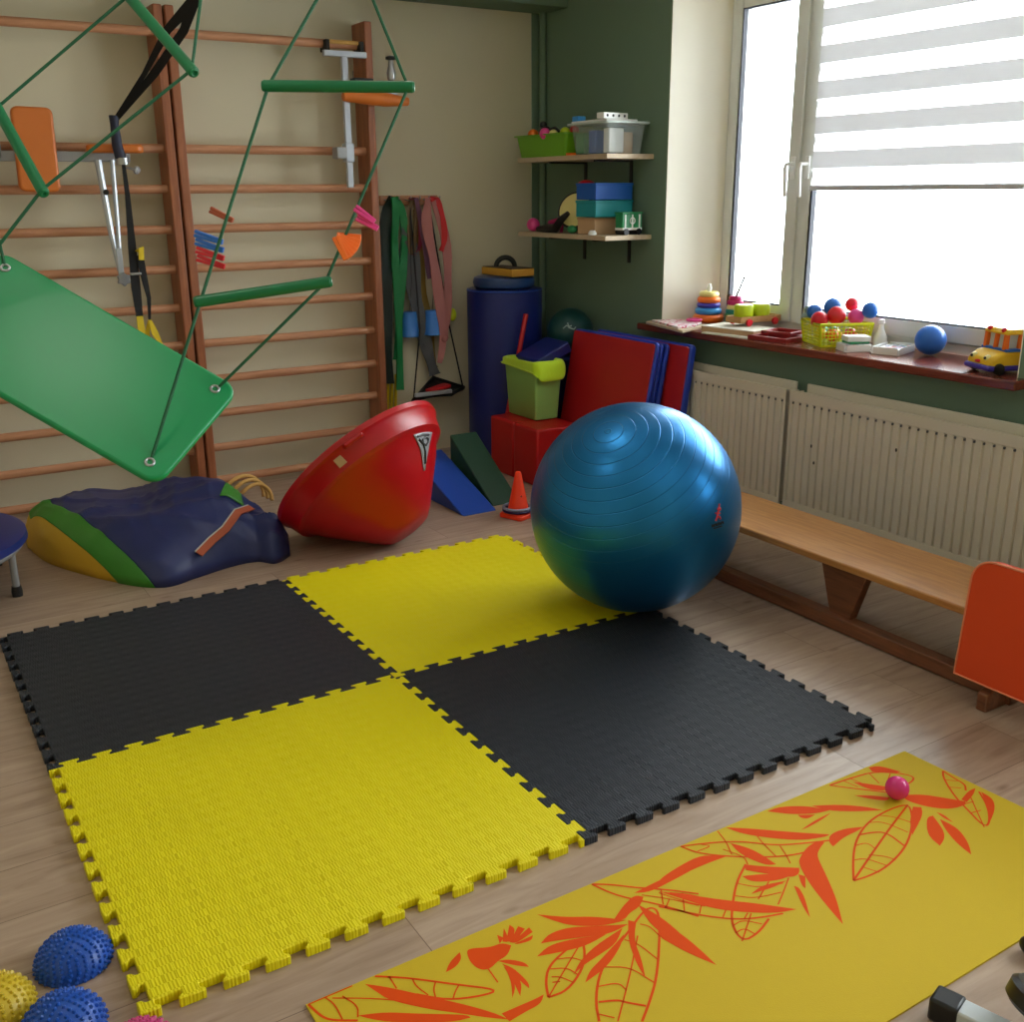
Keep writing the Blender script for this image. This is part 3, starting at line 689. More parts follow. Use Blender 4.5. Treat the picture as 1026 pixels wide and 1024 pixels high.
A_l, A_r, B_l, B_r = V((-.500, .412, 1.955)), V((-.435, .117, 1.750)), V((-.848, .469, 1.671)), V((-.801, .242, 1.466))
def rod(a, b, ext=.012):
    d = (b-a).normalized()
    MB().cyl(a-d*ext, b+d*ext, .0145, n=20).build('rod', 'bar_green', r, bevel=.002)
    for e, q in ((a, -1), (b, 1)): MB().torus(e+d*q*ext, .0085, .005, d, 20, 8).build('rod_cap', 'bar_green', r)
for a, b in ((C_l, C_r), (D_l, D_r), (A_l, A_r), (B_l, B_r)): rod(a, b)
AR, AL = V((-.031, .027, 2.062)), V((-.320, .235, 2.110))
for pts in ([H1, D_r, C_r, AR], [H2, D_l, C_l, AR], [H4, B_r, A_r, AL], [H3, V((-.910, .365, 1.443)), B_l, A_l, AL]):
    p2 = [pts[0]-BN*.02]+pts
    MB().tube(p2, .0042, 8).build('rope', 'rope', r)
for a in (AR, AL):
    MB().tube(arc(a+V((0, 0, .03)), (1, 0, 0), (0, 0, 1), .03, 0, 2*pi, 20), .005, 8).build('carabiner', 'metal', r)
    MB().tube([a+V((0, 0, .06)), V((a.x, a.y, CE-.02))], .005, 8).build('hanging_rope', 'rope', r)
    MB().lathe([(.035, 0), (.035, -.01), (.012, -.015), (.010, -.03)], (a.x, a.y, CE), n=20).build('ceiling_hook', 'metal', r)
# clothes pegs clipped on the ropes
def peg(c, d, up_, m, label, group=None, L=.072, spread=.006):
    d = V(d).normalized(); a = V(up_).normalized(); s = d.cross(a).normalized(); a = s.cross(d)
    rr = thing('clothes_peg', label, 'clothes peg', c, group)
    R = Matrix((d, s, a)).transposed()
    for q in (-1, 1):
        rot = R @ Matrix.Rotation(q*radians(2), 3, 'Y')
        MB().box(V(c)+a*q*spread, (L, .011, .008), rot).build('jaw', m, rr, bevel=.0015)
    MB().torus(V(c)+d*.004, .006, .0014, s, 14, 6).build('spring', 'metal', rr)
    return rr
camr = V((.848, -.53, 0))
peg((-.424, .009, 1.402), V((.049, -.04, -.03)), (0, 0, 1), 'strap_orange', 'single rust red clothes peg clipped high on the left swing rope', L=.064, spread=.0035)
for i, (m, dz, lb) in enumerate((('t_blue', .030, 'topmost blue clothes peg of the stack above the lower green rod'), ('t_blue', .010, 'lower blue clothes peg, resting on the red pegs of the stack'),
                           ('t_red', -.010, 'red clothes peg just below the blue pegs on the left rope'), ('t_red', -.030, 'lowest red clothes peg of the stack on the left rope'))):
    peg((-.462, .008, 1.318+dz), V((.055, -.045, -.022)), (0, 0, 1), m, lb, 'blue and red pegs on the left swing rope', L=.075, spread=.004)
for i in range(2):
    peg((-.118+.006*i, -.182, 1.400-.020*i), V((.05, -.035, -.045+.012*i)), (.2, .2, 1), 't_pink', ['upper pink clothes peg clipped on the right swing rope', 'lower pink clothes peg clipped on the right swing rope'][i], 'pink pegs on the right swing rope', L=.06, spread=.004)
fan = ['left hanging, steepest', 'second from the steep end', 'third from the steep end', 'middle', 'third from the flat end', 'second from the flat end', 'rightmost, flattest']
for i in range(7):
    t = i/6; d = V((cos(radians(-72+68*t))*.85, -.45, sin(radians(-72+68*t))))
    c0 = V((-.188, -.158, 1.348)); peg(c0+d.normalized()*.030+V((.45, .9, 0)).normalized()*.0125*(i-3), d, (.3, .2, 1), 't_orange', 'orange clothes peg in the bunch on the right rope, '+fan[i], 'bunch of orange pegs on the right swing rope', L=.062, spread=.004)

# ================================================================ FITTINGS ON THE WALL BARS
r = thing('pull_up_fitting', 'grey metal dip fitting with upright orange back pad on the left wall bars', 'exercise fitting', (-.35, 2.40, 1.6))
MB().prism([(q[0], q[1]) for q in rrect(.165, .345, .028, 6)], -.022, .022, V((-.478, 2.385, 1.638)), V((1, 0, -.02)).normalized(), V((.02, 0, 1)).normalized()).build('back_pad', 'orange_pad', r, bevel=.012, seg=4)
MB().bb((-.66, 2.40, 1.592), (-.085, 2.425, 1.635)).build('rail', 'grey_metal', r, bevel=.003)
MB().prism(rrect(.24, .07, .034, 6), -.020, .016, V((-.155, 2.365, 1.648)), V((1, -.1, 0)).normalized(), V((.1, 1, 0)).normalized()).build('arm_pad', 'orange_pad', r, bevel=.01, seg=3)
MB().tube([(-.225, 2.40, 1.60), (-.205, 2.40, 1.30), (-.185, 2.40, 1.12)], [.016, .014, .012], 8).build('link_arm', 'alu', r)
MB().tube([(-.165, 2.395, 1.60), (-.175, 2.39, 1.30), (-.185, 2.39, 1.10)], .010, 8).build('link_arm', 'alu', r)
MB().cyl((-.210, 2.40, 1.463), (-.210, 2.375, 1.463), .012, n=16).build('bolt', 'black_plastic', r)
MB().bb((-.197, 2.375, 1.10), (-.172, 2.385, 1.22)).build('slotted_plate', 'alu', r, bevel=.002)
kn = MB(); kn.prism([((.034 if i % 2 else .024)*cos(pi*i/6), (.034 if i % 2 else .024)*sin(pi*i/6)) for i in range(12)], -.01, .01, V((-.178, 2.372, 1.082)), V((1, 0, 0)), V((0, 0, 1)))
kn.build('star_knob', 'grey_metal', r, bevel=.004)
MB().lathe([(.006, -.04), (.006, 0), (.016, .004), (.018, .016), (.010, .024)], (-.075, 2.39, 1.560), (.6, -.6, -.2), n=16).build('clamp_knob', 'alu', r)
for x in (-.64,): MB().bb((x, 2.40, 1.60), (x+.03, 2.53, 1.676)).build('hook_plate', 'grey_metal', r, bevel=.003)

r = thing('pull_up_fitting', 'silver T shaped dip fitting with one orange arm pad on the right wall bars', 'exercise fitting', (1.02, 2.42, 1.8))
MB().bb((.880, 2.415, 2.088), (1.105, 2.440, 2.116)).build('cross_rail', 'alu', r, bevel=.003)
MB().bb((.972, 2.418, 1.478), (1.004, 2.440, 2.09)).build('upright', 'alu', r, bevel=.003)
for x in (.895, 1.075): MB().bb((x, 2.425, 2.112), (x+.022, 2.505, 2.165)).build('hook_plate', 'dark', r, bevel=.004)
MB().cyl((.912, 2.45, 2.158), (1.075, 2.45, 2.158), .010, n=16).build('hook_bar', 'tan', r)
MB().bb((.915, 2.405, 1.615), (.972, 2.47, 1.672)).build('clamp_block', 'grey_metal', r, bevel=.006)
MB().bb((.966, 2.41, 1.60), (1.012, 2.46, 1.69)).build('clamp_block', 'alu', r, bevel=.004)
MB().bb((1.02, 2.39, 1.945), (1.125, 2.445, 1.995)).build('joint_block', 'black_plastic', r, bevel=.005)
pts = [(.955, 2.39, 1.905), (1.07, 2.385, 1.905), (1.17, 2.37, 1.897), (1.295, 2.355, 1.890)]
MB().tube(pts, [.022, .034, .034, .020], 16).build('arm_pad', 'orange_pad', r, bevel=.004)
MB().bb((1.10, 2.40, 1.925), (1.26, 2.425, 1.945)).build('pad_rail', 'alu', r, bevel=.002)
MB().lathe([(.010, 0), (.010, .05), (.020, .06), (.024, .09), (.016, .12), (.012, .15)], (1.232, 2.41, 1.935), n=20).build('bolt', 'metal', r)
MB().lathe([(.012, 0), (.026, .004), (.026, .016), (.010, .022)], (1.232, 2.41, 2.085), n=20).build('bolt_knob', 'black_plastic', r)

# ================================================================ SUSPENSION STRAPS
r = thing('suspension_trainer', 'black suspension straps with dark padded handle and yellow ends hanging before the wall bars', 'suspension straps', (0, 2.2, 1.6))
hA = V((-.155, 2.30, 1.765)); top = V((.135, 1.62, 2.33)); mid1 = V((.035, 1.90, 2.10))
sd = V((.75, -.1, -.6)).normalized()
MB().ribbon([V((.19, 1.45, CE)), top, V((.085, 1.80, 2.18))], [.05, .052, .052], .006, sd).build('main_strap', 'black', r)
MB().ribbon([V((.085, 1.80, 2.18)), mid1+V((-.022, .05, -.01)), hA+(mid1-hA)*.5, hA], [.045, .032, .02, .014], .006, sd).build('left_strap', 'black', r)
MB().ribbon([V((.085, 1.80, 2.18)), mid1+V((.030, 0, -.015)), hA+(mid1-hA)*.55+V((.03, 0, -.01)), hA+V((.01, 0, 0))], [.045, .034, .034, .014], .006, sd).build('right_strap', 'black', r)
MB().tube([hA+V((-.002, 0, .015)), hA+V((-.004, 0, -.02)), (-.158, 2.30, 1.66), (-.148, 2.30, 1.605)], [.022, .018, .022, .024], 14).build('handle_grip', 'grip', r, bevel=.002)
MB().lathe([(.027, 0), (.027, .028)], (-.143, 2.30, 1.578), n=20).build('grip_ring', 'metal', r)
MB().ribbon([(-.140, 2.30, 1.60), (-.137, 2.30, 1.45), (-.142, 2.30, 1.22), (-.145, 2.30, 1.05), (-.143, 2.30, .92)], [.014, .020, .034, .040, .030], .008).build('hanging_strap', 'black', r)
MB().ribbon([(-.115, 2.295, 1.19), (-.105, 2.29, 1.08), (-.095, 2.29, 1.0), (-.10, 2.30, .90)], [.034, .026, .018, .010], .006).build('side_strap', 'black', r)
MB().box((-.143, 2.285, 1.11), (.048, .02, .012)).build('buckle', 'metal', r, bevel=.003)
MB().ribbon([(-.122, 2.29, 1.205), (-.108, 2.28, 1.225), (-.112, 2.28, 1.17)], .024, .006).build('yellow_tab', 'yellow_web', r)
MB().ribbon([(-.143, 2.30, .92), (-.140, 2.30, .82)], [.028, .032], .008).build('yellow_end', 'yellow_web', r)
MB().ribbon([(-.10, 2.30, .90), (-.085, 2.29, .84), (-.06, 2.29, .78)], [.014, .03, .012], .006).build('yellow_end', 'yellow_web', r)
MB().ribbon([(-.10, 2.30, .90), (-.115, 2.31, .84), (-.105, 2.31, .78)], [.014, .02, .012], .006).build('yellow_end', 'yellow_web', r)

# ================================================================ COAT RACK AND WHAT HANGS ON IT
def W(px, py, y=2.585):        # a spot on the hanging plane just in front of the back wall
    k = (y+2.69)/5.27
    return V((-1.249+(1.232+(px-383)*.0061-(py-205)*.00025+1.249)*k, y, 1.454+(1.391-(py-205)*.00537-1.454)*k))
r = thing('coat_rack', 'narrow wooden hook strip on the cream wall holding bands', 'coat rack', (1.41, 2.62, 1.39))
MB().bb((1.236, 2.612, 1.386), (1.585, 2.63, 1.437)).build('board', 'bars', r, bevel=.003)
HK = []
for x in (1.262, 1.315, 1.385, 1.44, 1.495, 1.56):
    MB().tube([(x, 2.612, 1.415), (x, 2.57, 1.41), (x, 2.545, 1.42), (x, 2.54, 1.432)], .004, 8).build('hook', 'metal', r)
def strap(name, m, pts, w, label, cat='exercise band', th=.004, y=2.565, group='bands and straps hanging on the rack', side=None, tw=0):
    ps = [W(p[0], p[1], y+(p[2] if len(p) > 2 else 0)) for p in pts]
    # resample smoothly and let the cloth undulate in depth
    q = ps
    for _ in range(2):
        n = [q[0]]
        for a, b in zip(q, q[1:]): n += [a*.75+b*.25, a*.25+b*.75]
        q = n+[q[-1]]
    k = len(q); ws = [u*1.3 for u in (w if isinstance(w, (list, tuple)) else [w]*len(pts))]
    wi = [ws[min(int(i/(k-1)*(len(ws)-1)), len(ws)-2)]*(1-(i/(k-1)*(len(ws)-1)) % 1)+ws[min(int(i/(k-1)*(len(ws)-1))+1, len(ws)-1)]*((i/(k-1)*(len(ws)-1)) % 1) for i in range(k)]
    sides = [V((cos(.35*sin(i*.9+tw)), sin(.35*sin(i*.9+tw)), .01)) for i in range(k)]
    o = MB().ribbon(q, wi, th, sides).build(name, m)
    if label: tag(o, label, cat, group)
    return o
strap('exercise_band', 'band_dark', [(392, 197, -.02), (387, 215), (385, 260), (386, 320), (388, 384)], [.02, .05, .065, .06, .055], 'very dark green band hanging at the left end of the rack', th=.012)
strap('exercise_band', 'band_green', [(393, 198, -.03), (397, 215, -.02), (394, 240), (399, 300), (401, 392)], [.016, .03, .034, .034, .032], 'bright green latex band hanging beside the dark green one', th=.010, y=2.55)
strap('exercise_band', 'band_green', [(396, 198, -.02), (404, 212), (405, 250), (400, 310), (397, 360)], [.016, .028, .036, .032, .022], 'second green latex band, right of the bright one and left of the olive strap', th=.010, y=2.57)
for i, x in enumerate((389, 393, 397)):
    o = MB().tube([W(x, 375, 2.60), W(x-1.5, 440, 2.60)], .009, 10).build('foam_stick', 'yellow_stick')
    tag(o, ['left yellow stick standing behind the dark green band', 'middle yellow stick standing behind the green bands', 'right yellow stick standing behind the green bands'][i], 'stick', 'yellow sticks behind the bands')
strap('exercise_band', 'band_brown', [(412, 198, -.02), (409, 215), (410, 253), (414, 253), (417, 215), (414, 199)], .018, 'olive brown looped strap hanging beside the green bands')
strap('exercise_band', 'band_maroon', [(410, 200, -.03), (415, 198), (420, 220), (421, 245), (417, 254), (412, 254)], .016, 'maroon looped strap hanging over the olive brown one')
strap('exercise_band', 'band_gold', [(416, 210), (420, 260), (424, 300), (431, 330), (436, 372)], [.03, .04, .045, .04, .02], 'long olive gold strap hanging behind the pink scarf', y=2.60)
strap('webbing_strap', 'band_grey', [(407, 225), (410, 262), (418, 310), (428, 350), (437, 380)], [.05, .09, .07, .055, .045], 'wide grey webbing strap slanting down to the hanging sling seat', 'strap', y=2.575)
strap('exercise_band', 'band_purple', [(416, 199, -.02), (422, 225), (427, 262), (432, 285), (428, 262), (424, 225)], .022, 'mauve looped band between the maroon and pink ones', y=2.56)
strap('exercise_band', 'band_rose', [(428, 199, -.03), (426, 225, -.01), (435, 262), (442, 310), (446, 345), (442, 368)], [.03, .045, .045, .045, .03, .025], 'dusty pink scarf band hanging in front, knotted near its end', y=2.53)
strap('exercise_band', 'band_rose', [(432, 198, -.02), (448, 240), (450, 290), (448, 325), (447, 342)], [.03, .04, .045, .04, .03], 'dusty pink band right of the knotted pink scarf', y=2.54)
strap('exercise_band', 'band_red', [(430, 201, -.02), (437, 198), (444, 220), (446, 240), (442, 252)], [.02, .024, .026, .026, .02], 'scarlet looped band on the right end of the rack', y=2.525)
MB_k = MB().ball(W(447, 343, 2.525), .02, (1, .7, .9), 16).build('band_knot', 'band_rose'); tag(MB_k, 'dusty pink knot tying the pink bands near the sling seat', 'knot')
for i, (x0, x1, lb) in enumerate(((402, 420, 'left blue plastic cup hanging upside down behind the grey strap'), (427, 442, 'right blue plastic cup hanging upside down behind the pink scarf'))):
    c = W((x0+x1)/2, 337, 2.572)
    o = MB().lathe([(.052, 0), (.054, .003), (.052, .006), (.040, .132), (.036, .136), (0.0001, .136)], c, n=32).build('plastic_cup', 'cup_blue'); tag(o, lb, 'cup', 'blue cups hanging on the rack')
    MB().tube([c+V((0, 0, .13)), c+V((.01, -.02, .3)), V((1.385+.1*i, 2.56, 1.41))], .002, 6).build('hanging_cord', 'black', o)
o = MB().ball(W(455, 318, 2.56), .03, (.8, .6, 1.2), 16).build('neon_toy', 'neon'); tag(o, 'small neon yellow toy hanging right of the pink bands', 'toy')
# sling seat
r = thing('sling_seat', 'black framed sling seat with grey footplate hanging on cords under the rack', 'sling seat', (1.5, 2.45, .3))
S1, S2, S3, S4 = W(415, 404, 2.44), W(455, 402, 2.44), W(468, 398, 2.58), W(436, 384, 2.58)
MB().tube([S1, S2, S3, S4], .017, 10, closed=True).build('frame', 'black_plastic', r)
MB().add([S1+V((0, 0, .012)), S2+V((0, 0, .012)), S3+V((0, 0, .008)), S4+V((0, 0, .008))], [(0, 1, 2, 3)]).build('seat_cloth', 'black', r, solid=.006)
MB().box((S1+S2)/2+V((0, -.012, .02)), ((S2-S1).length*.97, .018, .022), rotz(0)).build('footplate', 'alu', r, bevel=.003)
MB().tube([S1, W(421, 330, 2.53), V((1.385, 2.56, 1.41))], .0045, 8).build('cord', 'black', r)
MB().tube([S3, W(452, 330, 2.55), V((1.50, 2.56, 1.41))], .0045, 8).build('cord', 'black', r)
MB().tube([S4, W(425, 345, 2.58)], .006, 8).build('cord', 'band_grey', r)
o = MB().prism(rrect(.17, .07, .02), 0, .02, (S1+S3)/2+V((-.01, 0, .024)), V((1, .2, .08)).normalized(), V((-.2, 1, 0)).normalized()).build('folded_band', 'band_red', bevel=.006); tag(o, 'folded red band lying on the sling seat', 'exercise band')

# ================================================================ RED TUB
a_t = radians(43.5); phi = radians(116)
ax = V((cos(phi)*cos(a_t), sin(phi)*cos(a_t), sin(a_t)))
prof = [(.0001, 0), (.07, 0), (.105, .008), (.14, .035), (.21, .105), (.31, .205), (.355, .262), (.372, .268), (.388, .274), (.412, .340), (.424, .350), (.426, .372), (.414, .378), (.398, .372), (.388, .352), (.378, .300), (.350, .268), (.30, .222), (.20, .117), (.13, .047), (.09, .022), (.0001, .018)]
tb = V((.600, 1.10, .0)); prof = [(p[0]*.96, p[1]) for p in prof]; tmp = MB().lathe(prof, (0, 0, 0), ax, n=96)
zmin = min(p.z for p in tmp.v); tb = tb+V((0, 0, -zmin))
r = thing('therapy_tub', 'large red plastic spinning tub lying tipped on its side before the wall bars', 'tub', (tb.x, tb.y, 0))
MB().lathe(prof, tb, ax, n=96).build('shell', 'red_tub', r)
ta, tbb, _ = basis(ax, V((0, 1, 0)))
def on_tub(ang, s, off=.002):      # s runs along the outer profile, 0 base to 1 rim
    L = [(.134, .035), (.20, .105), (.298, .205), (.341, .262), (.357, .268), (.372, .274), (.396, .340), (.407, .350)]; f = s*(len(L)-1); i = min(int(f), len(L)-2); f -= i
    rr = L[i][0]*(1-f)+L[i+1][0]*f; z = L[i][1]*(1-f)+L[i+1][1]*f
    return tb+ax*(z-off*.5)+(ta*cos(ang)+tbb*sin(ang))*(rr+off)
def tub_patch(name, m, a0, a1, b0, b1, s0, s1, off=.003, n=10):
    return MB().grid([[on_tub((a0+(a1-a0)*j/n)*(1-i/n)+(b0+(b1-b0)*j/n)*i/n, s0+(s1-s0)*i/n, off) for j in range(n+1)] for i in range(n+1)]).build(name, m, r, solid=.001)
tub_patch('paper_label', 'cardboard', 5.04, 5.14, 5.05, 5.14, .75, .83)
tub_patch('grey_sticker', 'grey_metal', 3.92, 3.97, 3.66, 4.14, .19, .42)
em = MB()
for pts in ([(4.07, .395), (3.95, .40), (3.80, .395)], [(4.05, .37), (3.98, .33), (3.90, .31), (3.84, .33), (3.83, .36), (3.90, .375), (3.97, .36), (3.97, .33), (3.93, .27), (3.93, .22)]):
    em.tube([on_tub(a, s, .004) for a, s in pts], .0055, 8)
em.build('sticker_emblem', 'black_plastic', r)
for a in (4.86, 1.72):
    MB().tube([on_tub(a+.10, .86, -.004), on_tub(a+.09, .93, .016), on_tub(a-.09, .93, .016), on_tub(a-.10, .86, -.004)], .011, 12).build('grip_lug', 'red_tub', r, bevel=.002)


# ================================================================ NAVY BAG
Ft = [(0, -.775, 2.02), (.1, -.725, 1.74), (.25, -.545, 1.37), (.38, -.405, 1.215), (.5, -.27, 1.25), (.65, -.12, 1.30), (.80, .0, 1.30), (.86, .05, 1.24), (1, .135, 1.30)]
Bt = [(0, -.77, 2.12), (.1, -.70, 2.25), (.25, -.52, 2.30), (.4, -.30, 2.25), (.5, -.18, 2.2), (.65, .0, 2.02), (.80, .11, 1.78), (.86, .125, 1.64), (1, .165, 1.40)]
Ht = [(0, .07), (.1, .175), (.25, .215), (.4, .222), (.55, .258), (.68, .252), (.80, .18), (.86, .17), (.93, .15), (1, .06)]
def itp(T, t):
    t = min(max(t, 0), 1)
    for i in range(len(T)-1):
        a, b = T[i], T[i+1]
        if t <= b[0] or i == len(T)-2:
            p, n = T[max(i-1, 0)], T[min(i+2, len(T)-1)]; h = b[0]-a[0]; f = (t-a[0])/h; o = []
            for k in range(1, len(a)):
                m0 = (b[k]-p[k])/max(b[0]-p[0], 1e-6)*h; m1 = (n[k]-a[k])/max(n[0]-a[0], 1e-6)*h
                o.append((2*f**3-3*f*f+1)*a[k]+(f**3-2*f*f+f)*m0+(3*f*f-2*f**3)*b[k]+(f**3-f*f)*m1)
            return o
def bag(t, v, off=0):
    f = itp(Ft, t); b = itp(Bt, t); h = itp(Ht, t)[0]
    if t < 0: f = b = [(f[0]+b[0])/2, (f[1]+b[1])/2]
    w = (1-cos(pi*v))/2; w = .55*w+.45*v
    x, y = f[0]*(1-w)+b[0]*w, f[1]*(1-w)+b[1]*w
    z = h*max(0, sin(pi*min(max(v, 0), 1)))**.62
    fold = 1-abs(noise.noise(V((x*3.1+y*5.5, (y-x*.4)*2.2, z*5+2))))*2          # sharp crests like creased cloth
    fold2 = 1-abs(noise.noise(V((x*8+4, y*4-x*3, z*9))))*2
    d = noise.noise(V((x*4, y*4, z*4)))*.022+.020*(fold**3)+.008*fold2**3-.012
    k = sin(pi*v)
    dirr = V((0, -.6*cos(pi*v), .8)).normalized()
    return V((x, y, z))+dirr*(d*k+off)
def zone(t0, t1, nt=48, nv=56):
    return [[bag(t0(v/nv)+(t1(v/nv)-t0(v/nv))*i/nt, v/nv) for v in range(nv+1)] for i in range(nt+1)]
r = thing('tarpaulin_bag', 'large slumped navy tarpaulin bag with green edge and yellow lining on the floor', 'bag', (-.3, 1.7, 0))
g1 = lambda v: .255-.20*min(1, v/.5)**.7; g2 = lambda v: .355-.21*min(1, v/.5)**.75
def cap(mb, rows):  # closes the bag underneath so it is a solid lump
    return mb.grid(rows)
cap(MB(), zone(lambda v: 0, g1)).build('yellow_lining', 'bag_yellow', r, solid=.006, angle=60)
cap(MB(), zone(g1, g2, 20)).build('green_edge', 'bag_green', r, solid=.012, angle=60)
cap(MB(), zone(g2, lambda v: 1.0, 110)).build('bag_body', 'navy', r, solid=.008, angle=60)
SPT = [bag(.52, .045, .022), bag(.585, .08, .020), bag(.65, .115, .018), bag(.73, .25, .018), bag(.805, .43, .016)]
SD = (SPT[-1]-SPT[0]).cross(V((-.35, -.75, .6))).normalized()
MB().ribbon(SPT, .034, .006, SD).build('handle_strap', 'strap_orange', r)
MB().ribbon([p+SD*(.017 if SD.z > 0 else -.017) for p in SPT], .006, .008, SD).build('strap_edge', 'strap_white', r)
MB().grid([[bag(.66+(.11)*i/8, .34+.30*(j/8)*(i/8)+.05*i/8, .010) for j in range(9)] for i in range(9)]).build('green_patch', 'bag_green', r, solid=.004)
for k in range(3):
    c0 = V((.15+.012*k, 1.93-.05*k, .115))
    MB().tube([c0+V((.10*cos(t)*(1-.1*k)+.0, .02*sin(t*2), .085*sin(t)*(1-.12*k))) for t in [pi*j/14*1.25-.3 for j in range(15)]], .009, 8).build('rope_handle', 'tan', r)

# ================================================================ TRAMPOLINE
c = V((-1.265, 1.62, .215)); R0 = .45
r = thing('mini_trampoline', 'small round navy trampoline with grey legs at the left edge of the room', 'trampoline', (c.x, c.y, 0))
MB().lathe([(.30, .012), (R0-.03, .018), (R0, .005), (R0+.004, -.02), (R0-.02, -.035), (R0-.06, -.03), (.30, .0), (.30, .012)], c, n=72, caps=False).build('edge_cover', 'navy_foam', r)
MB().lathe([(.0001, .004), (.305, .004), (.305, -.002), (.0001, -.002)], c, n=48).build('jumping_mat', 'black', r)
MB().torus(c+V((0, 0, -.035)), R0-.025, .014, n=64).build('frame_ring', 'grey_metal', r)
for k in range(6):
    t = radians(-27)+k*pi/3; p = V((c.x+cos(t)*(R0-.035), c.y+sin(t)*(R0-.035), 0))
    lg = MB().tube([p+V((0, 0, .18)), p+V((0, 0, .02))], .0135, 14).build('leg', 'grey_metal', r)
    MB().lathe([(.019, 0), (.020, .02), (.017, .04)], p, n=18).build('rubber_foot', 'black_plastic', lg)

# ================================================================ SPIKY HALF BALLS
def dome(c, R, m, label, hgt=.85):
    b = MB(); c = V(c)
    b.lathe([(R*cos(pi/2*i/16), R*hgt*sin(pi/2*i/16)) for i in range(16)]+[(.0001, R*hgt)], c, n=56)
    rings = 11
    for i in range(rings):
        el = radians(4+i*8.0); n = max(1, int(round(30*cos(el))))
        for j in range(n):
            t = 2*pi*(j+.5*(i % 2))/n
            nn = V((cos(el)*cos(t), cos(el)*sin(t), sin(el)))
            p = c+V((nn.x*R, nn.y*R, nn.z*R*hgt))
            a, b2, d = basis(nn); k = 7; r0, r1, h = .0046, .0022, .0048
            vs = [p-d*.001+a*r0*cos(2*pi*q/k)+b2*r0*sin(2*pi*q/k) for q in range(k)]+[p+d*h+a*r1*cos(2*pi*q/k)+b2*r1*sin(2*pi*q/k) for q in range(k)]
            b.add(vs, [(q, (q+1) % k, (q+1) % k+k, q+k) for q in range(k)]+[tuple(range(k, 2*k))])
    return tag(b.build('spiky_dome', m, origin=c), label, 'spiky half ball', 'spiky balance domes')
dome((-1.087, -.774, 0), .071, 'd_blue', 'blue spiky half ball dome touching the corner of the yellow foam mat')
dome((-1.135, -.948, 0), .073, 'd_blue', 'blue spiky half ball dome nearest the camera beside the yellow dome')
dome((-1.240, -.832, 0), .074, 'd_yellow', 'yellow spiky half ball dome on the wooden floor')
dome((-1.030, -1.082, 0), .062, 'd_pink', 'pink spiky half ball dome below the yellow mat corner')

# ================================================================ WHITE TRAINER AT THE CORNER
r = thing('exercise_trainer', 'white tube trainer base with black end cap and wheel in the lower right corner', 'exercise machine', (.30, -1.9, 0))
d = (V((.285, -1.92, .03))-V((.243, -1.775, .03))).normalized(); a0 = V((.232, -1.774, .024))
pr = V((-d.y, d.x, 0)); Zv = V((0, 0, 1))
rot = Matrix((d, pr, Zv)).transposed()
MB().box(a0+d*.24, (.42, .044, .040), rot).build('base_tube', 'white_tube', r, bevel=.004)
MB().box(a0+d*.018, (.052, .050, .048), rot).build('end_cap', 'black_plastic', r, bevel=.006)
wc = V((.322, -1.940, .088))
MB().lathe([(.03, -.02), (.075, -.02), (.084, -.012), (.084, .012), (.075, .02), (.03, .02)], wc, (.5, -.1, 1), n=40, caps=False).build('wheel', 'black_plastic', r)
MB().lathe([(.0001, -.022), (.032, -.022), (.032, .023), (.020, .028), (.0001, .028)], wc, (.5, -.1, 1), n=30).build('wheel_hub', 'red_hub', r)
MB().tube([a0+d*.40, wc+V((.0, -.06, -.02)), wc], .012, 10).build('axle_arm', 'white_tube', r)
o = MB().ball((.522, -1.780, .02), .02, (1, 1.4, 1), 20).build('rubber_stopper', 'black_plastic'); tag(o, 'black rubber stopper on the floor at the right edge beside the yoga mat', 'stopper')
# ================================================================ CORNER STACK
# wedges
def wedge(x0, x1, y0, y1, h, m, label):
    o = MB().prism([(y0, 0), (y1, 0), (y1, h)], x0, x1, V((0, 0, 0)), V((0, 1, 0)), V((0, 0, 1))).build('foam_wedge', m, bevel=.006)
    return tag(o, label, 'foam wedge', 'foam wedges beside the red tub')
wedge(1.015, 1.20, 1.375, 1.92, .19, 'blue_foam', 'royal blue foam wedge on the floor beside the red tub')
wedge(1.215, 1.37, 1.44, 1.86, .275, 'dgreen_foam', 'dark green foam wedge between the blue wedge and red blocks')
# roll
r = thing('foam_roll', 'tall navy vinyl foam roll standing upright in the corner', 'foam roll', (1.872, 2.385, 0))
MB().lathe([(.0001, 0), (.200, 0), (.212, .012), (.212, .925), (.200, .937), (.0001, .937)], (1.872, 2.385, 0), n=64).build('cover', 'navy_foam', r)
MB().torus((1.872, 2.385, .930), .209, .004, n=64, m=8).build('seam_piping', 'blue_foam', r)
o = MB().lathe([(.0001, 0), (.150, 0), (.168, .012), (.174, .035), (.166, .060), (.145, .068), (.0001, .070)], (1.862, 2.375, .938), n=56).build('round_cushion', 'cush_blue'); tag(o, 'flat round blue cushion lying on top of the foam roll', 'cushion')
r = thing('push_board', 'mustard foam board with black arch handle on top of the blue cushion', 'foam board', (1.83, 2.35, 1.008))
MB().box((1.875, 2.355, 1.029), (.15, .30, .040), rotz(radians(3))).build('board', 'mustard', r, bevel=.004)
MB().box((1.875, 2.355, 1.0515), (.14, .29, .004), rotz(radians(3))).build('dark_top', 'brown', r)
MB().tube(arc((1.88, 2.385, 1.052), (1, -.35, 0), (0, 0, 1), .050, 0, pi, 20), .014, 12).build('arch_handle', 'black_plastic', r)
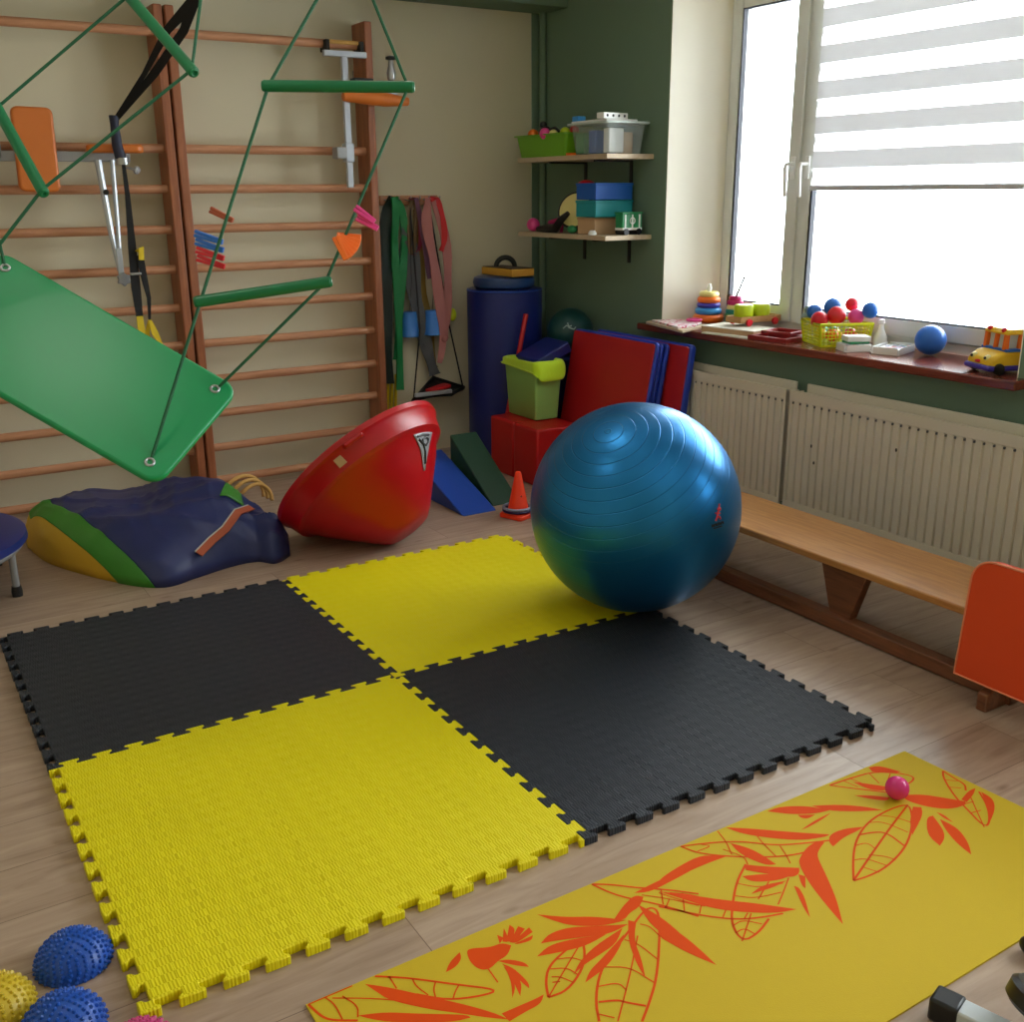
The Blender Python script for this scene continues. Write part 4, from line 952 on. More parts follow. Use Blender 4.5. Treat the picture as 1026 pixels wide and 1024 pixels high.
# red blocks
o = MB().bb((1.575, 1.83, 0), (1.845, 2.06, .300)).build('foam_block', 'red_foam', bevel=.012, seg=3); tag(o, 'red foam block at the back, next to the navy roll and under the green box', 'foam block', 'red foam blocks under the green box')
o = MB().bb((1.575, 1.60, 0), (1.845, 1.828, .300)).build('foam_block', 'red_foam', bevel=.012, seg=3); tag(o, 'red foam block at the front, partly hidden behind the orange cone', 'foam block', 'red foam blocks under the green box')
# green box with cloth
r = thing('storage_box', 'pale green plastic box with lime cloth over its rim on the red blocks', 'box', (1.775, 1.925, .302))
b = MB(); cx, cy = 1.758, 1.918; w0, d0, w1, d1 = .070, .138, .084, .154; z0, z1 = .302, .590
def ringp(w_, d_, z, r_=.014): return [V((cx+p[0], cy+p[1], z)) for p in rrect(2*w_, 2*d_, r_, 5)]
b.grid([ringp(w0*.9, d0*.9, z0), ringp(w0, d0, z0+.006), ringp(w1, d1, z1), ringp(w1+.008, d1+.008, z1), ringp(w1+.008, d1+.008, z1+.008), ringp(w1-.003, d1-.003, z1+.008), ringp(w0-.004, d0-.004, z0+.006)], closed=True)
k = len(ringp(w0, d0, 0)); b.f.append(list(range(k))); b.mi.append(0); b.f.append(list(range(6*k, 7*k))); b.mi.append(0)
b.build('shell', 'lime_box', r, angle=50)
# cloth draped over the rim
rows = []; nc = 72
per = rrect(2*w1, 2*d1, .03, 9); kk = len(per)
for j, (off, dz) in enumerate(((-.045, -.012), (-.02, .012), (.004, .024), (.020, .016), (.024, -.004), (.024, -.03), (.026, -.055), (.026, -.085), (.028, -.115))):
    row = []
    for i, p in enumerate(per):
        a = math.atan2(p[1], p[0]); n_ = V((p[0], p[1], 0)).normalized()
        front = max(0, cos(a+pi*.50))      # hangs lowest at the near right corner
        lim = -.010-.105*front**8-.005*sin(3*a)
        z = max(dz, lim) if j > 3 else dz
        q = V((cx+p[0], cy+p[1], z1))+n_*(off+.006*sin(9*a+j))
        q.z += z+.006*sin(7*a+1.3*j); row.append(q)
    rows.append(row)
MB().grid(rows, closed=True).build('draped_cloth', 'lime_cloth', r, solid=.005, sub=1, angle=80)
o = MB().prism(rrect(.22, .24, .02), -.03, .03, V((1.84, 1.945, .625)), V((.86, -.05, .38)).normalized(), V((.05, 1, .0)).normalized()).build('foam_slab', 'navy_foam', bevel=.01, seg=3); tag(o, 'folded navy vinyl slab sticking out of the green box', 'foam slab')
o = MB().cyl((1.651, 2.103, .012), (1.852, 2.13, .815), .0135, n=16).build('plastic_pole', 'red_foam', bevel=.003); tag(o, 'red plastic pole leaning behind the green box against the roll', 'pole')
o = MB().bb((1.98, 1.99, 0), (2.25, 2.165, .575)).build('foam_cube', 'navy_foam', bevel=.015, seg=3); tag(o, 'tall navy foam cube behind the green box carrying the dark ball', 'foam block')
r = thing('gymnastic_ball', 'dark teal ball with a pale printed mark in the corner behind the green box', 'ball', (2.115, 2.085, .575))
MB().ball((2.115, 2.085, .706), .130, n=48).build('shell', 'ball_dark', r)
q = V((2.115, 2.085, .706)); e0 = (V((-1.55, -2.49, 2.35))-q).normalized(); e1 = V((0, 0, 1)).cross(e0).normalized(); e2 = e0.cross(e1)
lg = MB()
for pts in ([(-.25, -.02), (-.1, .1), (0, .05), (.12, .1)], [(0, .05), (-.06, .22)], [(-.02, .02), (.22, -.05), (.3, .05)]):
    lg.tube([q+(e0+e1*(u)+e2*v).normalized()*.1308 for u, v in pts], .0035, 6)
lg.build('printed_mark', 'pale', r)
# folding mats
def leaning(name, x_bot, y0, y1, H, th, lean, layers, label, facem='mat_red', grp='folded red and blue mats'):
    r = thing(name, label, 'gym mat', (x_bot, (y0+y1)/2, 0), grp)
    up_ = V((sin(lean), 0, cos(lean))); nx = V((cos(lean), 0, -sin(lean))); Y = V((0, 1, 0))
    t = th/layers
    for k in range(layers):
        o_ = V((x_bot, (y0+y1)/2, .004+th*sin(lean)))+nx*(k*t)
        w_ = (y1-y0)-.012*(k % 2)
        MB().prism([(p[0], p[1]+H/2) for p in rrect(w_, H-.01*(k % 2), .025)], .003, t-.003, o_, Y, up_).build('mat_panel', 'mat_blue', r, bevel=min(.012, t*.35), seg=3)
        if k == 0:
            MB().prism([(p[0], p[1]+H/2) for p in rrect(w_-.022, H-.022, .015)], -.0045 if (Y.cross(up_)).dot(nx) > 0 else .0, .0045, o_, Y, up_).build('face_cover', facem, r)
    return r
leaning('folded_mat', 1.872, 1.205, 1.895, .745, .095, radians(10.5), 3, 'folded mat with red face and blue edges leaning behind the big ball')
leaning('folded_mat', 2.005, 1.075, 1.84, .745, .045, radians(8), 1, 'rear folded mat, a narrow red strip with blue edge next to the radiator')
# cone with ring
c = V((1.235, 1.243, 0))
r = thing('traffic_cone', 'small orange plastic cone with square base in front of the red blocks', 'cone', c)
MB().prism([(p[0], p[1]) for p in rrect(.135, .135, .02)], 0, .022, c, V((cos(.35), sin(.35), 0)), V((-sin(.35), cos(.35), 0))).build('base', 'cone', r, bevel=.005)
MB().lathe([(.056, .02), (.050, .03), (.0155, .205), (.013, .213), (.006, .217), (.0001, .217)], c, n=40).build('body', 'cone', r)
MB().ball(c+V((-.005, -.035, .105)), .004, (1, .4, 1), 10).build('small_hole', 'dark', r)
for z, m, R, lb in ((.034, 'ring_navy', .064, 'navy plastic ring, lower one around the orange cone'), (.047, 'ring_grey', .064, 'grey blue plastic ring, upper one around the orange cone')):
    o = MB().torus(c+V((-.006, 0, z)), R, .0062, n=48).build('throwing_ring', m); tag(o, lb, 'ring', 'plastic rings around the cone')

# ================================================================ CORNER SHELVES
def shelf(z, label):
    r = thing('wall_shelf', label, 'shelf', (2.13, 2.0, z), 'wall shelves')
    MB().bb((1.985, 1.605, z-.024), (2.28, 2.42, z)).build('board', 'shelf', r, bevel=.002)
    for y in (1.78, 2.18):
        MB().bb((2.04, y-.008, z-.034), (2.28, y+.008, z-.024)).build('bracket', 'black_plastic', r)
        MB().bb((2.272, y-.010, z-.15), (2.28, y+.010, z-.034)).build('bracket', 'black_plastic', r)
    return r
ZS, ZL = 1.628, 1.238
shelf(ZS, 'upper light wooden shelf holding plastic tubs on the green wall')
shelf(ZL, 'lower light wooden shelf holding boxes and toys on the green wall')
def bin_(cx, cy, w0, d0, w1, d1, z0, z1, m, r, name='shell', th=.004, rim=.008, rr=.02):
    def R(w_, d_, z): return [V((cx+p[0], cy+p[1], z)) for p in rrect(2*w_, 2*d_, rr, 5)]
    b = MB(); b.grid([R(w0, d0, z0), R(w1, d1, z1), R(w1+rim, d1+rim, z1), R(w1+rim, d1+rim, z1+.006), R(w1-th, d1-th, z1+.006), R(w0-th, d0-th, z0+th)], closed=True)
    k = len(R(1, 1, 0)); b.f.append(list(range(k))); b.mi.append(0); b.f.append(list(range(5*k, 6*k))); b.mi.append(0)
    return b.build(name, m, r, angle=50)
r = thing('toy_bin', 'apple green plastic bin full of toys on the left of the upper shelf', 'bin', (2.12, 2.20, ZS))
bin_(2.10, 2.20, .10, .215, .112, .240, ZS+.001, ZS+.108, 'bin_lime', r, rim=.012)
toys = [((2.03, 2.33, ZS+.118), .030, 't_orange', 'orange toy ball peeping out of the green bin'), ((2.05, 2.24, ZS+.120), .040, 't_black', 'black plush toy in the green bin, the biggest dark one'), ((2.00, 2.17, ZS+.116), .030, 't_pink', 'pink toy ball in the middle of the green bin'),
        ((2.06, 2.07, ZS+.118), .028, 't_lime', 'pale lime toy ball at the right end of the green bin'), ((2.02, 2.12, ZS+.112), .024, 't_cream', 'cream toy ball beside the pink one in the green bin'), ((2.07, 2.00, ZS+.128), .024, 't_red', 'dark red toy ball at the right end of the green bin')]
for c, q, m, lb in toys:
    b = MB().ball(c, q, (1, 1, 1), 20)
    if 'plush' in lb: b.ball(V(c)+V((0, .02, .045)), .02, n=14).tube([V(c), V(c)+V((0, -.09, .02)), V(c)+V((0, -.14, .0))], [.02, .014, .010], 8)
    tag(b.build('toy_ball' if 'ball' in lb else 'plush_toy', m), lb, 'toy', 'toys in the green bin')
# clear tub
r = thing('plastic_tub', 'clear plastic tub with milky lid on the right of the upper shelf', 'tub', (2.13, 1.80, ZS))
bin_(2.125, 1.785, .110, .135, .125, .155, ZS+.002, ZS+.135, 'tub_clear', r, rim=.004, th=.002)
MB().prism([(p[0], p[1]) for p in rrect(.285, .345, .025)], 0, .010, V((2.125, 1.785, ZS+.142))).build('lid', 'tub_lid', r, bevel=.003)
for c, d, m, lb in (((2.045, 1.875, ZS+.055), (.06, .07, .10), 't_green', 'green block inside the clear tub'), ((2.06, 1.79, ZS+.06), (.06, .06, .11), 'box_blue', 'blue block inside the clear tub'),
                ((2.10, 1.705, ZS+.065), (.09, .05, .115), 'white_item', 'white carton inside the clear tub at its window end'), ((2.18, 1.72, ZS+.055), (.06, .06, .10), 'cardboard', 'brown carton inside the clear tub'), ((2.15, 1.82, ZS+.05), (.07, .09, .09), 't_purple', 'purple carton inside the clear tub')):
    tag(MB().box(c, d).build('small_carton', m, bevel=.004), lb, 'carton', 'cartons inside the clear tub')
o = MB().prism(rrect(.20, .30, .01), 0, .010, V((2.11, 1.80, ZS+.153))).build('white_tray', 'white_item', bevel=.003); tag(o, 'flat white tray lying on the clear tub lid', 'tray')
r = thing('domino_strip', 'white strip with dark dots lying on the white tray', 'game piece', (2.06, 1.70, ZS+.163))
MB().box((2.075, 1.685, ZS+.178), (.17, .05, .028), rotz(.15)).build('strip', 'white_item', r, bevel=.003)
for k in range(4): MB().ball(V((2.075, 1.685, ZS+.178))+rotz(.15) @ V((-.06+.04*k, -.0255, 0)), .007, (1, .3, 1), 12).build('dot', 't_black', r)
o = MB().box((2.03, 1.905, ZS+.175), (.05, .05, .024)).build('toy_brick', 't_sky', bevel=.003); tag(o, 'light blue toy brick on the left end of the clear tub lid', 'toy')
o = MB().prism(rrect(.07, .034, .006), 0, .012, V((2.02, 1.940, ZS+.001))).build('red_booklet', 't_orange'); tag(o, 'orange booklet squeezed beneath the clear tub edge on the shelf', 'booklet')
# lower shelf
def carton(c, d, m, name, lb, grp=None, lid=None):
    r = thing(name, lb, 'box', (c[0], c[1], c[2]-d[2]/2), grp)
    MB().box(c, d).build('body', m, r, bevel=.003)
    MB().box((c[0], c[1], c[2]+d[2]/2-.004), (d[0]+.006, d[1]+.006, .012)).build('lid', m, r, bevel=.002)
carton((2.125, 1.825, ZL+.0415), (.20, .150, .081), 'cardboard', 'cardboard_box', 'plain brown cardboard box, bottom of the stack on the lower shelf', 'stacked boxes on the lower shelf')
carton((2.130, 1.812, ZL+.127), (.235, .172, .080), 'box_teal', 'storage_carton', 'teal box in the middle of the stack on the lower shelf', 'stacked boxes on the lower shelf')
carton((2.130, 1.812, ZL+.212), (.235, .168, .080), 'box_blue', 'storage_carton', 'cobalt blue box, top of the stack on the lower shelf', 'stacked boxes on the lower shelf')
r = thing('toy_train_car', 'green and white toy train wagon at the right end of the lower shelf', 'toy train', (2.165, 1.65, ZL))
MB().box((2.165, 1.650, ZL+.068), (.125, .06, .07)).build('body', 't_green', r, bevel=.004)
MB().box((2.165, 1.650, ZL+.107), (.135, .068, .010)).build('roof', 't_green', r, bevel=.003)
MB().box((2.165, 1.650, ZL+.030), (.125, .064, .012)).build('chassis', 'white_item', r, bevel=.002)
for x in (2.125, 2.205):
    MB().cyl((x, 1.613, ZL+.016), (x, 1.687, ZL+.016), .016, n=18).build('wheel', 't_black', r)
fr = MB()
for x in (2.12, 2.165, 2.21): fr.bb((x-.004, 1.617, ZL+.036), (x+.004, 1.621, ZL+.10))
fr.torus((2.165, 1.618, ZL+.07), .015, .003, (0, 1, 0), 20, 6); fr.build('side_grille', 'white_item', r)
o = MB().lathe([(.0001, 0), (.022, 0), (.022, .010), (.014, .022), (.0001, .024)], (2.000, 1.735, ZL+.001), n=24).build('white_whistle', 'white_item'); tag(o, 'small white disc toy before the cardboard box', 'toy')
r = thing('hand_drum', 'round drum with pale skin and black rim leaning on the boxes of the lower shelf', 'drum', (2.10, 2.02, ZL))
dc = V((2.11, 2.03, ZL+.112)); da = V((-.80, -.45, .35)).normalized()
MB().lathe([(.0001, .018), (.094, .018), (.094, .010), (.0001, .010)], dc, da, n=40).build('drum_skin', 't_cream', r)
MB().lathe([(.092, -.02), (.100, -.02), (.102, .016), (.097, .024), (.090, .022)], dc, da, n=40, caps=False).build('rim', 'black_plastic', r)
o = MB().ball((2.14, 1.985, ZL+.245), .045, (1, 1.2, .6), 18).build('soft_toy', 't_red'); tag(o, 'dark red soft toy tucked above the drum', 'toy')
o = MB().ball((2.04, 2.345, ZL+.038), .036, (1, 1.1, 1), 18).build('toy_ball', 't_pink'); tag(o, 'pink toy ball at the left end of the lower shelf', 'toy')
b = MB().tube([(2.03, 2.28, ZL+.016), (2.02, 2.18, ZL+.022), (2.01, 2.08, ZL+.026), (2.01, 2.03, ZL+.07), (2.03, 1.99, ZL+.105)], [.014, .022, .024, .020, .012], 12)
tag(b.build('toy_animal', 't_black'), 'black curved toy lying in front of the drum', 'toy')
b = MB().tube([(2.10, 2.27, ZL+.05), (2.09, 2.18, ZL+.058), (2.08, 2.10, ZL+.05)], [.012, .018, .010], 10)
b.tube([(2.09, 2.22, ZL+.05), (2.08, 2.21, ZL+.001)], .009, 8).tube([(2.09, 2.13, ZL+.05), (2.08, 2.13, ZL+.001)], .009, 8)
tag(b.build('toy_rattle', 't_magenta'), 'magenta rattle behind the black curved toy', 'toy')
b = MB().ball((2.04, 1.97, ZL+.022), .028, (.8, 1.3, .75), 18); tag(b.build('toy_boat', 't_green'), 'small green toy at the foot of the box stack', 'toy')

# ================================================================ WINDOW SILL
SZ = .797
def board(pts, z0, z1, name, m, lb, cat, group=None):
    o = MB().prism(pts, z0, z1).build(name, m, bevel=.0015); return tag(o, lb, cat, group)
board([(2.195, 1.525), (2.195+.165, 1.60), (2.37, 1.38), (2.37, 1.25), (2.10, 1.13)], SZ+.001, SZ+.013, 'puzzle_board', 'shelf', 'pale wooden board sticking out over the left end of the sill', 'board')
board([(2.215, 1.50), (2.35, 1.44), (2.355, 1.28), (2.24, 1.205), (2.13, 1.20)], SZ+.0135, SZ+.023, 'picture_book', 't_pinkprint', 'pink and white printed card lying on the left end of the sill', 'card')
r = thing('game_box', 'flat open cardboard box with white sides below the toy cart on the sill', 'box', (2.30, 1.0, SZ))
bc = V((2.325, .985, SZ)); A = V((.14, -.99, 0)).normalized(); B = V((-A.y, A.x, 0))
MB().prism([(-.155, -.09), (.155, -.09), (.155, .09), (-.155, .09)], .001, .028, bc, A, B).build('body', 'cardboard', r, bevel=.001)
MB().prism([(-.158, -.093), (.158, -.093), (.158, .093), (-.158, .093)], .028, .032, bc, A, B).build('lid', 'card_white', r, bevel=.001)
MB().prism([(-.12, -.13), (.15, -.13), (.15, -.091), (-.12, -.091)], .0, .006, bc, A, B).build('flap', 'card_white', r)
# ring stacking toy
c = V((2.455, 1.345, SZ+.001))
r = thing('stacking_toy', 'ring stacking toy with orange, blue, purple and yellow rings beside the window frame', 'stacking toy', c)
MB().lathe([(.0001, 0), (.055, 0), (.055, .008), (.012, .012), (.010, .17), (.013, .18), (.007, .20), (.0001, .205)], c, n=30).build('post', 'white_item', r)
for z, R, q, m in ((.030, .058, .021, 't_orange'), (.066, .050, .018, 't_sky'), (.096, .046, .014, 't_purple'), (.122, .042, .017, 't_orange'), (.150, .036, .015, 't_cream')):
    MB().torus(c+V((0, 0, z)), R, q, n=36, m=12).build('ring', m, r)
# spiral base ring
o = MB().torus(c+V((-.12, -.03, .031)), .035, .006, n=30).build('pink_ring', 't_pink'); tag(o, 'small pink ring lying before the stacking toy', 'ring')
c = V((2.50, 1.20, SZ+.001))
r = thing('stacking_toy', 'small stacking toy with magenta and teal discs and a stick behind the toy cart', 'stacking toy', c)
for k, (R, m) in enumerate(((.050, 't_teal'), (.046, 't_green'), (.044, 't_teal'), (.040, 't_cream'), (.038, 't_magenta'), (.030, 't_magenta'))):
    MB().lathe([(.0001, 0), (R, 0), (R+.003, .010), (R, .021), (.0001, .021)], c+V((0, 0, .06+k*.0215-.04)), n=28).build('disc', m, r)
MB().lathe([(.0001, 0), (.045, 0), (.045, .02), (.0001, .02)], c, n=28).build('base', 't_wood', r)
MB().tube([c+V((0, 0, .14)), c+V((.01, -.045, .245))], .0055, 8).build('stick', 'brown', r)
o = MB().bb((2.53, 1.27, SZ), (2.555, 1.30, SZ+.15)).build('dark_bottle', 'brown', bevel=.008, seg=3); tag(o, 'slim dark brown bottle between the two stacking toys', 'bottle')
# cart with cylinders
cc = V((2.435, 1.005, SZ+.033)); A = V((.99, -.06, 0)).normalized(); B = V((-A.y, A.x, 0))
r = thing('toy_cart', 'wooden toy cart with red wheels on the cardboard box by the window', 'toy cart', cc)
f = MB(); f.prism([(-.125, -.055), (.125, -.055), (.125, .055), (-.125, .055)], .016, .024, cc, A, B)
for a, b in (((-.125, -.055), (.125, -.045)), ((-.125, .045), (.125, .055)), ((-.125, -.055), (-.115, .055)), ((.115, -.055), (.125, .055))):
    f.prism([(a[0], a[1]), (b[0], a[1]), (b[0], b[1]), (a[0], b[1])], .016, .045, cc, A, B)
f.build('tray', 't_wood', r, bevel=.0015)
for a in (-.075, .085):
    for s_ in (-1, 1):
        p = cc+A*a+B*.060*s_+V((0, 0, .018)); MB().lathe([(.0001, -.006), (.016, -.006), (.018, 0), (.016, .006), (.0001, .006)], p, B, n=24).build('wheel', 't_red', r)
for k, a in enumerate((-.062, .040)):
    p = cc+A*a+V((0, 0, .026)); o = MB().lathe([(.0001, 0), (.042, 0), (.046, .006), (.046, .064), (.042, .072), (.0001, .072)], p, n=32).build('toy_cylinder', 't_lime', bevel=.002)
    tag(o, ['left lime green toy cylinder standing on the wooden cart', 'right lime green toy cylinder standing on the wooden cart'][k], 'toy block', 'lime cylinders on the toy cart')
# red frames
def frame_(cx, cy, z, w_, d_, ang, lb, h=.02, t=.016):
    A = V((cos(ang), sin(ang), 0)); B = V((-A.y, A.x, 0)); f = MB()
    for a, b in (((-w_/2, -d_/2), (w_/2, -d_/2+t)), ((-w_/2, d_/2-t), (w_/2, d_/2)), ((-w_/2, -d_/2), (-w_/2+t, d_/2)), ((w_/2-t, -d_/2), (w_/2, d_/2))):
        f.prism([(a[0], a[1]), (b[0], a[1]), (b[0], b[1]), (a[0], b[1])], 0, h, V((cx, cy, z)), A, B)
    return tag(f.build('wooden_frame', 'red_wood', bevel=.002), lb, 'frame', 'dark red frames on the sill')
frame_(2.305, .720, SZ, .15, .21, radians(8), 'lower dark red wooden frame lying on the sill beside the cardboard box')
frame_(2.37, .742, SZ+.0205, .14, .15, radians(14), 'upper dark red wooden frame beside the yellow basket', h=.016)
o = MB().prism(rrect(.12, .16, .01), 0, .004, V((2.475, .77, SZ+.001))).build('white_card', 'pebble'); tag(o, 'white card lying on the sill behind the dark red frames', 'card')
# basket
BC2 = V((2.415, .475, SZ)); A = V((.58, -.82, 0)).normalized(); A = V((.62, -.30, 0)).normalized(); B = V((-A.y, A.x, 0))
r = thing('wire_basket', 'yellow green plastic grid basket full of play balls on the sill', 'basket', BC2)
bw, bd, bh = .235, .215, .098
f = MB()
def P3(a, b, z): 
    k = .90+.10*z/bh; return BC2+A*a*k+B*b*k+V((0, 0, z))
cr = [(-bw/2, -bd/2), (bw/2, -bd/2), (bw/2, bd/2), (-bw/2, bd/2)]
for i in range(4):
    a, b = cr[i], cr[(i+1) % 4]; n_ = 13
    for k in range(n_+1):
        u = k/n_; p = (a[0]*(1-u)+b[0]*u, a[1]*(1-u)+b[1]*u)
        f.tube([P3(p[0], p[1], .004), P3(p[0], p[1], bh)], .0058 if k in (0, n_) else .0021, 6)
    for z in (.022, .037, .052, .067, .082): f.tube([P3(a[0], a[1], z), P3(b[0], b[1], z)], .0021, 6)
f.build('grid_sides', 'basket', r)
MB().tube([P3(p[0], p[1], bh) for p in cr], .007, 8, closed=True).build('rim', 'basket', r)
MB().prism([(p[0]*.9, p[1]*.9) for p in cr], .001, .010, BC2, A, B).build('floor_plate', 'basket', r)
bl = [((2.405, .598, .928), .034, 't_blue', 'dark blue ball at the left of the yellow basket'), ((2.45, .535, .952), .040, 't_blue', 'big blue ball on top of the basket pile, second from the left'), ((2.335, .503, .905), .038, 't_red', 'red ball at the near left corner of the basket'),
      ((2.395, .462, .925), .040, 't_red', 'red ball in the middle of the basket pile'), ((2.48, .455, .968), .030, 't_red', 'small coral ball at the back of the basket pile'), ((2.445, .398, .922), .034, 't_pink', 'pink ball between the red ball and right blue ball in the basket'),
      ((2.47, .345, .953), .035, 't_blue', 'blue ball at the right end of the basket pile'), ((2.35, .44, .845), .028, 't_orange', 'orange ball low inside the basket behind its right side grid'), ((2.35, .505, .842), .028, 't_yellow', 'yellow ball low inside the basket at its near corner'),
      ((2.42, .56, .845), .029, 't_green', 'green ball low inside the basket at its left end'), ((2.43, .50, .842), .029, 't_green', 'green ball low inside the basket behind the yellow one'), ((2.43, .41, .845), .030, 't_red', 'red ball low inside the basket, right end'), ((2.395, .455, .84), .026, 't_yellow', 'second yellow ball low inside the basket, in its middle')]
for c, q, m, lb in bl: tag(MB().ball(c, q, n=28).build('play_ball', m), lb, 'ball', 'play balls in the yellow basket')
b = MB().ball((2.405, .645, .90), .022, n=16).ball((2.408, .643, .935), .016, n=14).ball((2.408, .647, .865), .018, n=14)
b.tube([(2.408, .646, .85), (2.408, .646, SZ+.001)], .014, 10); tag(b.build('figurine', 'pale'), 'small pale figurine standing left of the yellow basket', 'figurine')
# trays of cards
def tray(c, w_, d_, ang, h, lb, grp='white trays on the sill'):
    A = V((cos(ang), sin(ang), 0)); B = V((-A.y, A.x, 0)); c = V(c)
    r = thing('card_tray', lb, 'tray', c, grp)
    f = MB(); f.prism(rrect(w_, d_, .010), 0, .003, c, A, B)
    for a, b in (((-w_/2, -d_/2+.008), (-w_/2+.003, d_/2-.008)), ((w_/2-.003, -d_/2+.008), (w_/2, d_/2-.008)), ((-w_/2+.008, -d_/2), (w_/2-.008, -d_/2+.003)), ((-w_/2+.008, d_/2-.003), (w_/2-.008, d_/2))):
        f.prism([(a[0], a[1]), (b[0], a[1]), (b[0], b[1]), (a[0], b[1])], .0, h, c, A, B)
    f.build('shell', 'white_item', r, bevel=.001)
    MB().prism(rrect(w_*.86, d_*.84, .006), .004, h*.75, c, A, B).build('card_stack', 't_cardprint', r, bevel=.001)
tray((2.330, .300, SZ), .12, .10, radians(-25), .030, 'white card tray next to the yellow basket, partly behind the front tray')
tray((2.425, .172, SZ), .19, .12, radians(18), .030, 'front white card tray on the sill near the blue ball')
o = MB().box((2.338, .298, SZ+.052), (.10, .075, .022), rotz(-.5)).build('card_box', 'white_item', bevel=.002); tag(o, 'small white card box standing on the left tray', 'box')
o = MB().box((2.338, .298, SZ+.036), (.09, .07, .010), rotz(-.3)).build('green_card', 't_green', bevel=.002); tag(o, 'green card under the small white card box', 'card')
b = MB().lathe([(.0001, 0), (.030, 0), (.028, .04), (.012, .075), (.010, .095), (.014, .10), (.012, .115), (.0001, .117)], (2.515, .315, SZ+.001), n=24)
tag(b.build('white_bottle', 'white_item'), 'white bottle at the window frame behind the card trays', 'bottle')
o = MB().ball((2.47, .030, SZ+.063), .062, (1, 1, .97), 40).build('sill_ball', 't_blue'); tag(o, 'blue rubber ball lying alone on the window sill', 'ball')
# toy bus
c = V((2.335, -.372, SZ)); A = V((-.93, .36, 0)).normalized(); B = V((-A.y, A.x, 0)); UZ = V((0, 0, 1)); side_ = A.cross(UZ)
r = thing('toy_bus', 'chunky yellow toy bus with blue bumper at the right end of the sill', 'toy bus', c)
MB().prism([(-.10, .022), (-.10, .088), (.020, .088), (.052, .080), (.080, .062), (.088, .045), (.086, .024)], -.072, .072, c, A, UZ).build('body', 't_yellow', r, bevel=.014, seg=4)
MB().prism([(-.10, .146), (-.10, .164), (.020, .164), (.030, .150), (.028, .144)], -.066, .066, c, A, UZ).build('roof', 't_yellow', r, bevel=.008, seg=3)
for s_ in (-1, 1):
    for a in (-.092, -.036, .022):
        MB().prism([(a-.010, .090), (a+.010, .090), (a+.007, .147), (a-.009, .147)], s_*.056-.008, s_*.056+.008, c, A, UZ).build('window_post', 't_orange', r, bevel=.003)
MB().prism([(.016, .090), (.030, .090), (.026, .147), (.012, .147)], -.007, .007, c, A, UZ).build('window_post', 't_orange', r, bevel=.002)
MB().prism([(-.090, .090), (.016, .090), (.012, .146), (-.090, .146)], -.050, .050, c, A, UZ).build('cabin_glass', 'tub_lid', r)
MB().prism([(-.102, .084), (.030, .084), (.030, .094), (-.102, .094)], -.074, .074, c, A, UZ).build('blue_stripe', 't_blue', r, bevel=.002)
MB().prism([(-.10, .014), (.090, .014), (.098, .026), (.090, .036), (-.10, .036)], -.075, .075, c, A, UZ).build('bumper', 't_purple', r, bevel=.006)
for a in (-.065, .050):
    for s_ in (-1, 1):
        p = c+A*a+side_*.070*s_+V((0, 0, .022)); MB().lathe([(.0001, -.010), (.020, -.010), (.022, 0), (.020, .010), (.0001, .010)], p, B, n=24).build('wheel', 't_black', r)
for s_ in (-1, 1):
    hl = MB().ball(c+A*.076+side_*.040*s_+V((0, 0, .060)), .013, n=16).build('headlamp', 't_cream', r)
    MB().ball(c+A*.088+side_*.040*s_+V((0, 0, .061)), .006, n=12).build('lamp_dot', 't_black', hl)
    MB().ball(c+A*.024+side_*.040*s_+V((0, 0, .160)), .010, n=12).build('roof_lamp', 't_red', r)
MB().ball(c+A*.088+V((0, 0, .046)), .010, (1, 1.4, .6), 12).build('front_badge', 't_red', r)

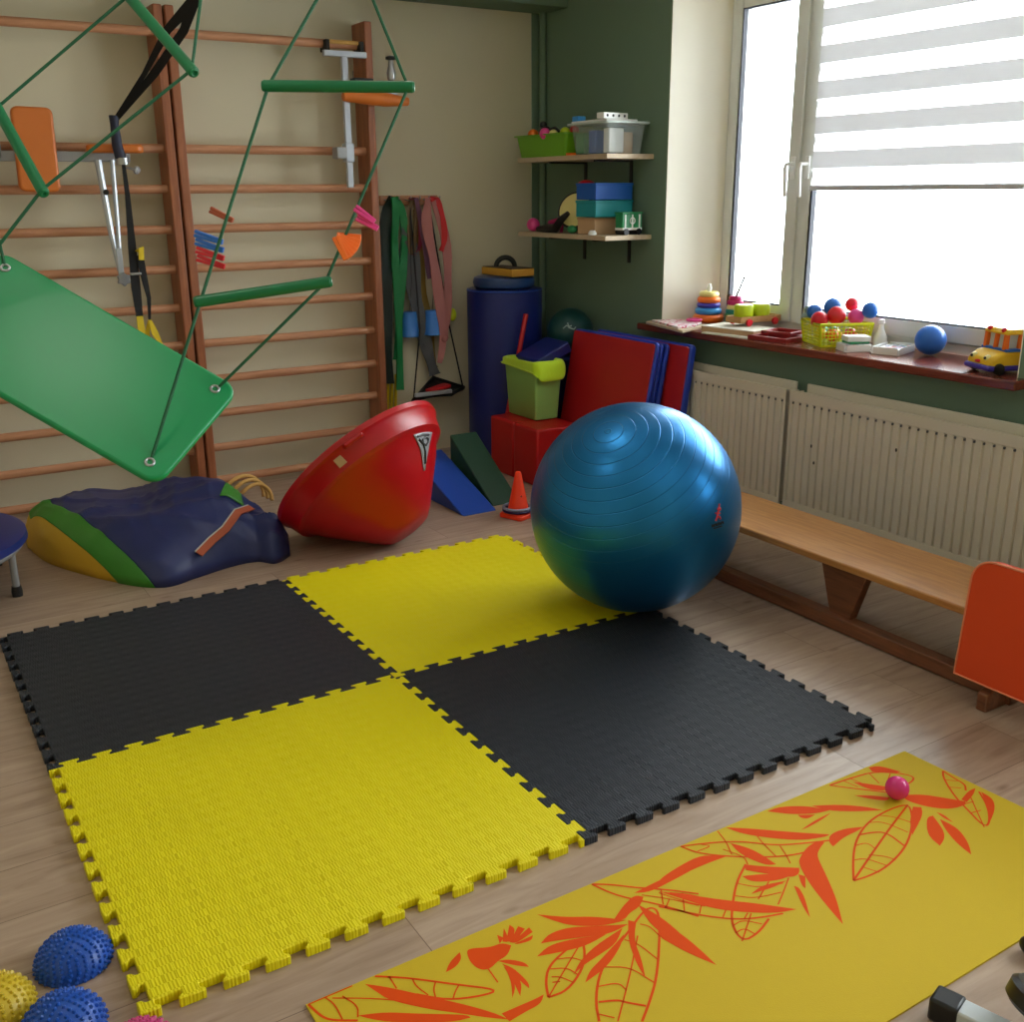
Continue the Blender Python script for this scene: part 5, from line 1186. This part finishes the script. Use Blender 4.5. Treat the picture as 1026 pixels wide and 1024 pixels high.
# ---- two unseen square lamps, added for the sheen on swing board and ball
tl = NT('added_lamp_diffuser'); em = tl.n('ShaderNodeEmission', {'Color': (1, .93, .84, 1), 'Strength': 6.0}); M['added_lamp_diffuser'] = tl.surf(em)
for k, (x, y) in enumerate(((-.86, -.12), (.50, .42))):
    lr = bpy.data.objects.new('added_ceiling_lamp', None); COL.objects.link(lr); lr.location = (x, y, CE-.06); struct(lr)
    MB().prism(rrect(.50, .50, .03), CE-.05, CE, V((x, y, 0))).build('housing', 'white', lr, bevel=.004)
    MB().prism(rrect(.44, .44, .03), CE-.056, CE-.0495, V((x, y, 0))).build('diffuser', 'added_lamp_diffuser', lr, bevel=.002)

# ================================================================ CAMERA
cam = bpy.data.cameras.new('camera'); co = bpy.data.objects.new('camera', cam); COL.objects.link(co)
yaw, pitch, roll = .557132762, .298117626, -.00733730428
cam.sensor_fit = 'HORIZONTAL'; cam.sensor_width = 36; cam.lens = 1042.219/1026*36; cam.clip_start = .02
fw = V((sin(yaw)*cos(pitch), cos(yaw)*cos(pitch), -sin(pitch))); rt = V((cos(yaw), -sin(yaw), 0)); upc = rt.cross(fw)
r2 = rt*cos(roll)+upc*sin(roll); u2 = -rt*sin(roll)+upc*cos(roll)
co.matrix_world = Matrix.Translation((-1.24886922, -2.68819055, 1.45402881)) @ Matrix((r2, u2, -fw)).transposed().to_4x4()
bpy.context.scene.camera = co

# ================================================================ DAYLIGHT
wd_ = bpy.data.worlds.new('overcast'); bpy.context.scene.world = wd_; wd_.use_nodes = True
nt = wd_.node_tree; bg = nt.nodes['Background']; bg.inputs['Color'].default_value = (.91, .965, 1, 1); bg.inputs['Strength'].default_value = 15.5
for (y0, y1, z0, z1) in (W1, W2):     # portals in the two window openings guide the sampling of the sky
    ld = bpy.data.lights.new('window_portal', 'AREA'); ld.shape = 'RECTANGLE'; ld.size = y1-y0; ld.size_y = z1-z0
    ld.cycles.is_portal = True
    lo = bpy.data.objects.new('window_portal', ld); COL.objects.link(lo)
    lo.location = (2.69, (y0+y1)/2, (z0+z1)/2)
    lo.rotation_euler = Matrix(((0, 0, 1), (1, 0, 0), (0, 1, 0))).to_euler()
sc = bpy.context.scene
sc.view_settings.view_transform = 'Standard'; sc.view_settings.look = 'None'; sc.view_settings.gamma = 1; sc.view_settings.use_curve_mapping = False
sc.view_settings.exposure = 0.0
sc.cycles.max_bounces = 10; sc.cycles.diffuse_bounces = 5; sc.cycles.transparent_max_bounces = 12
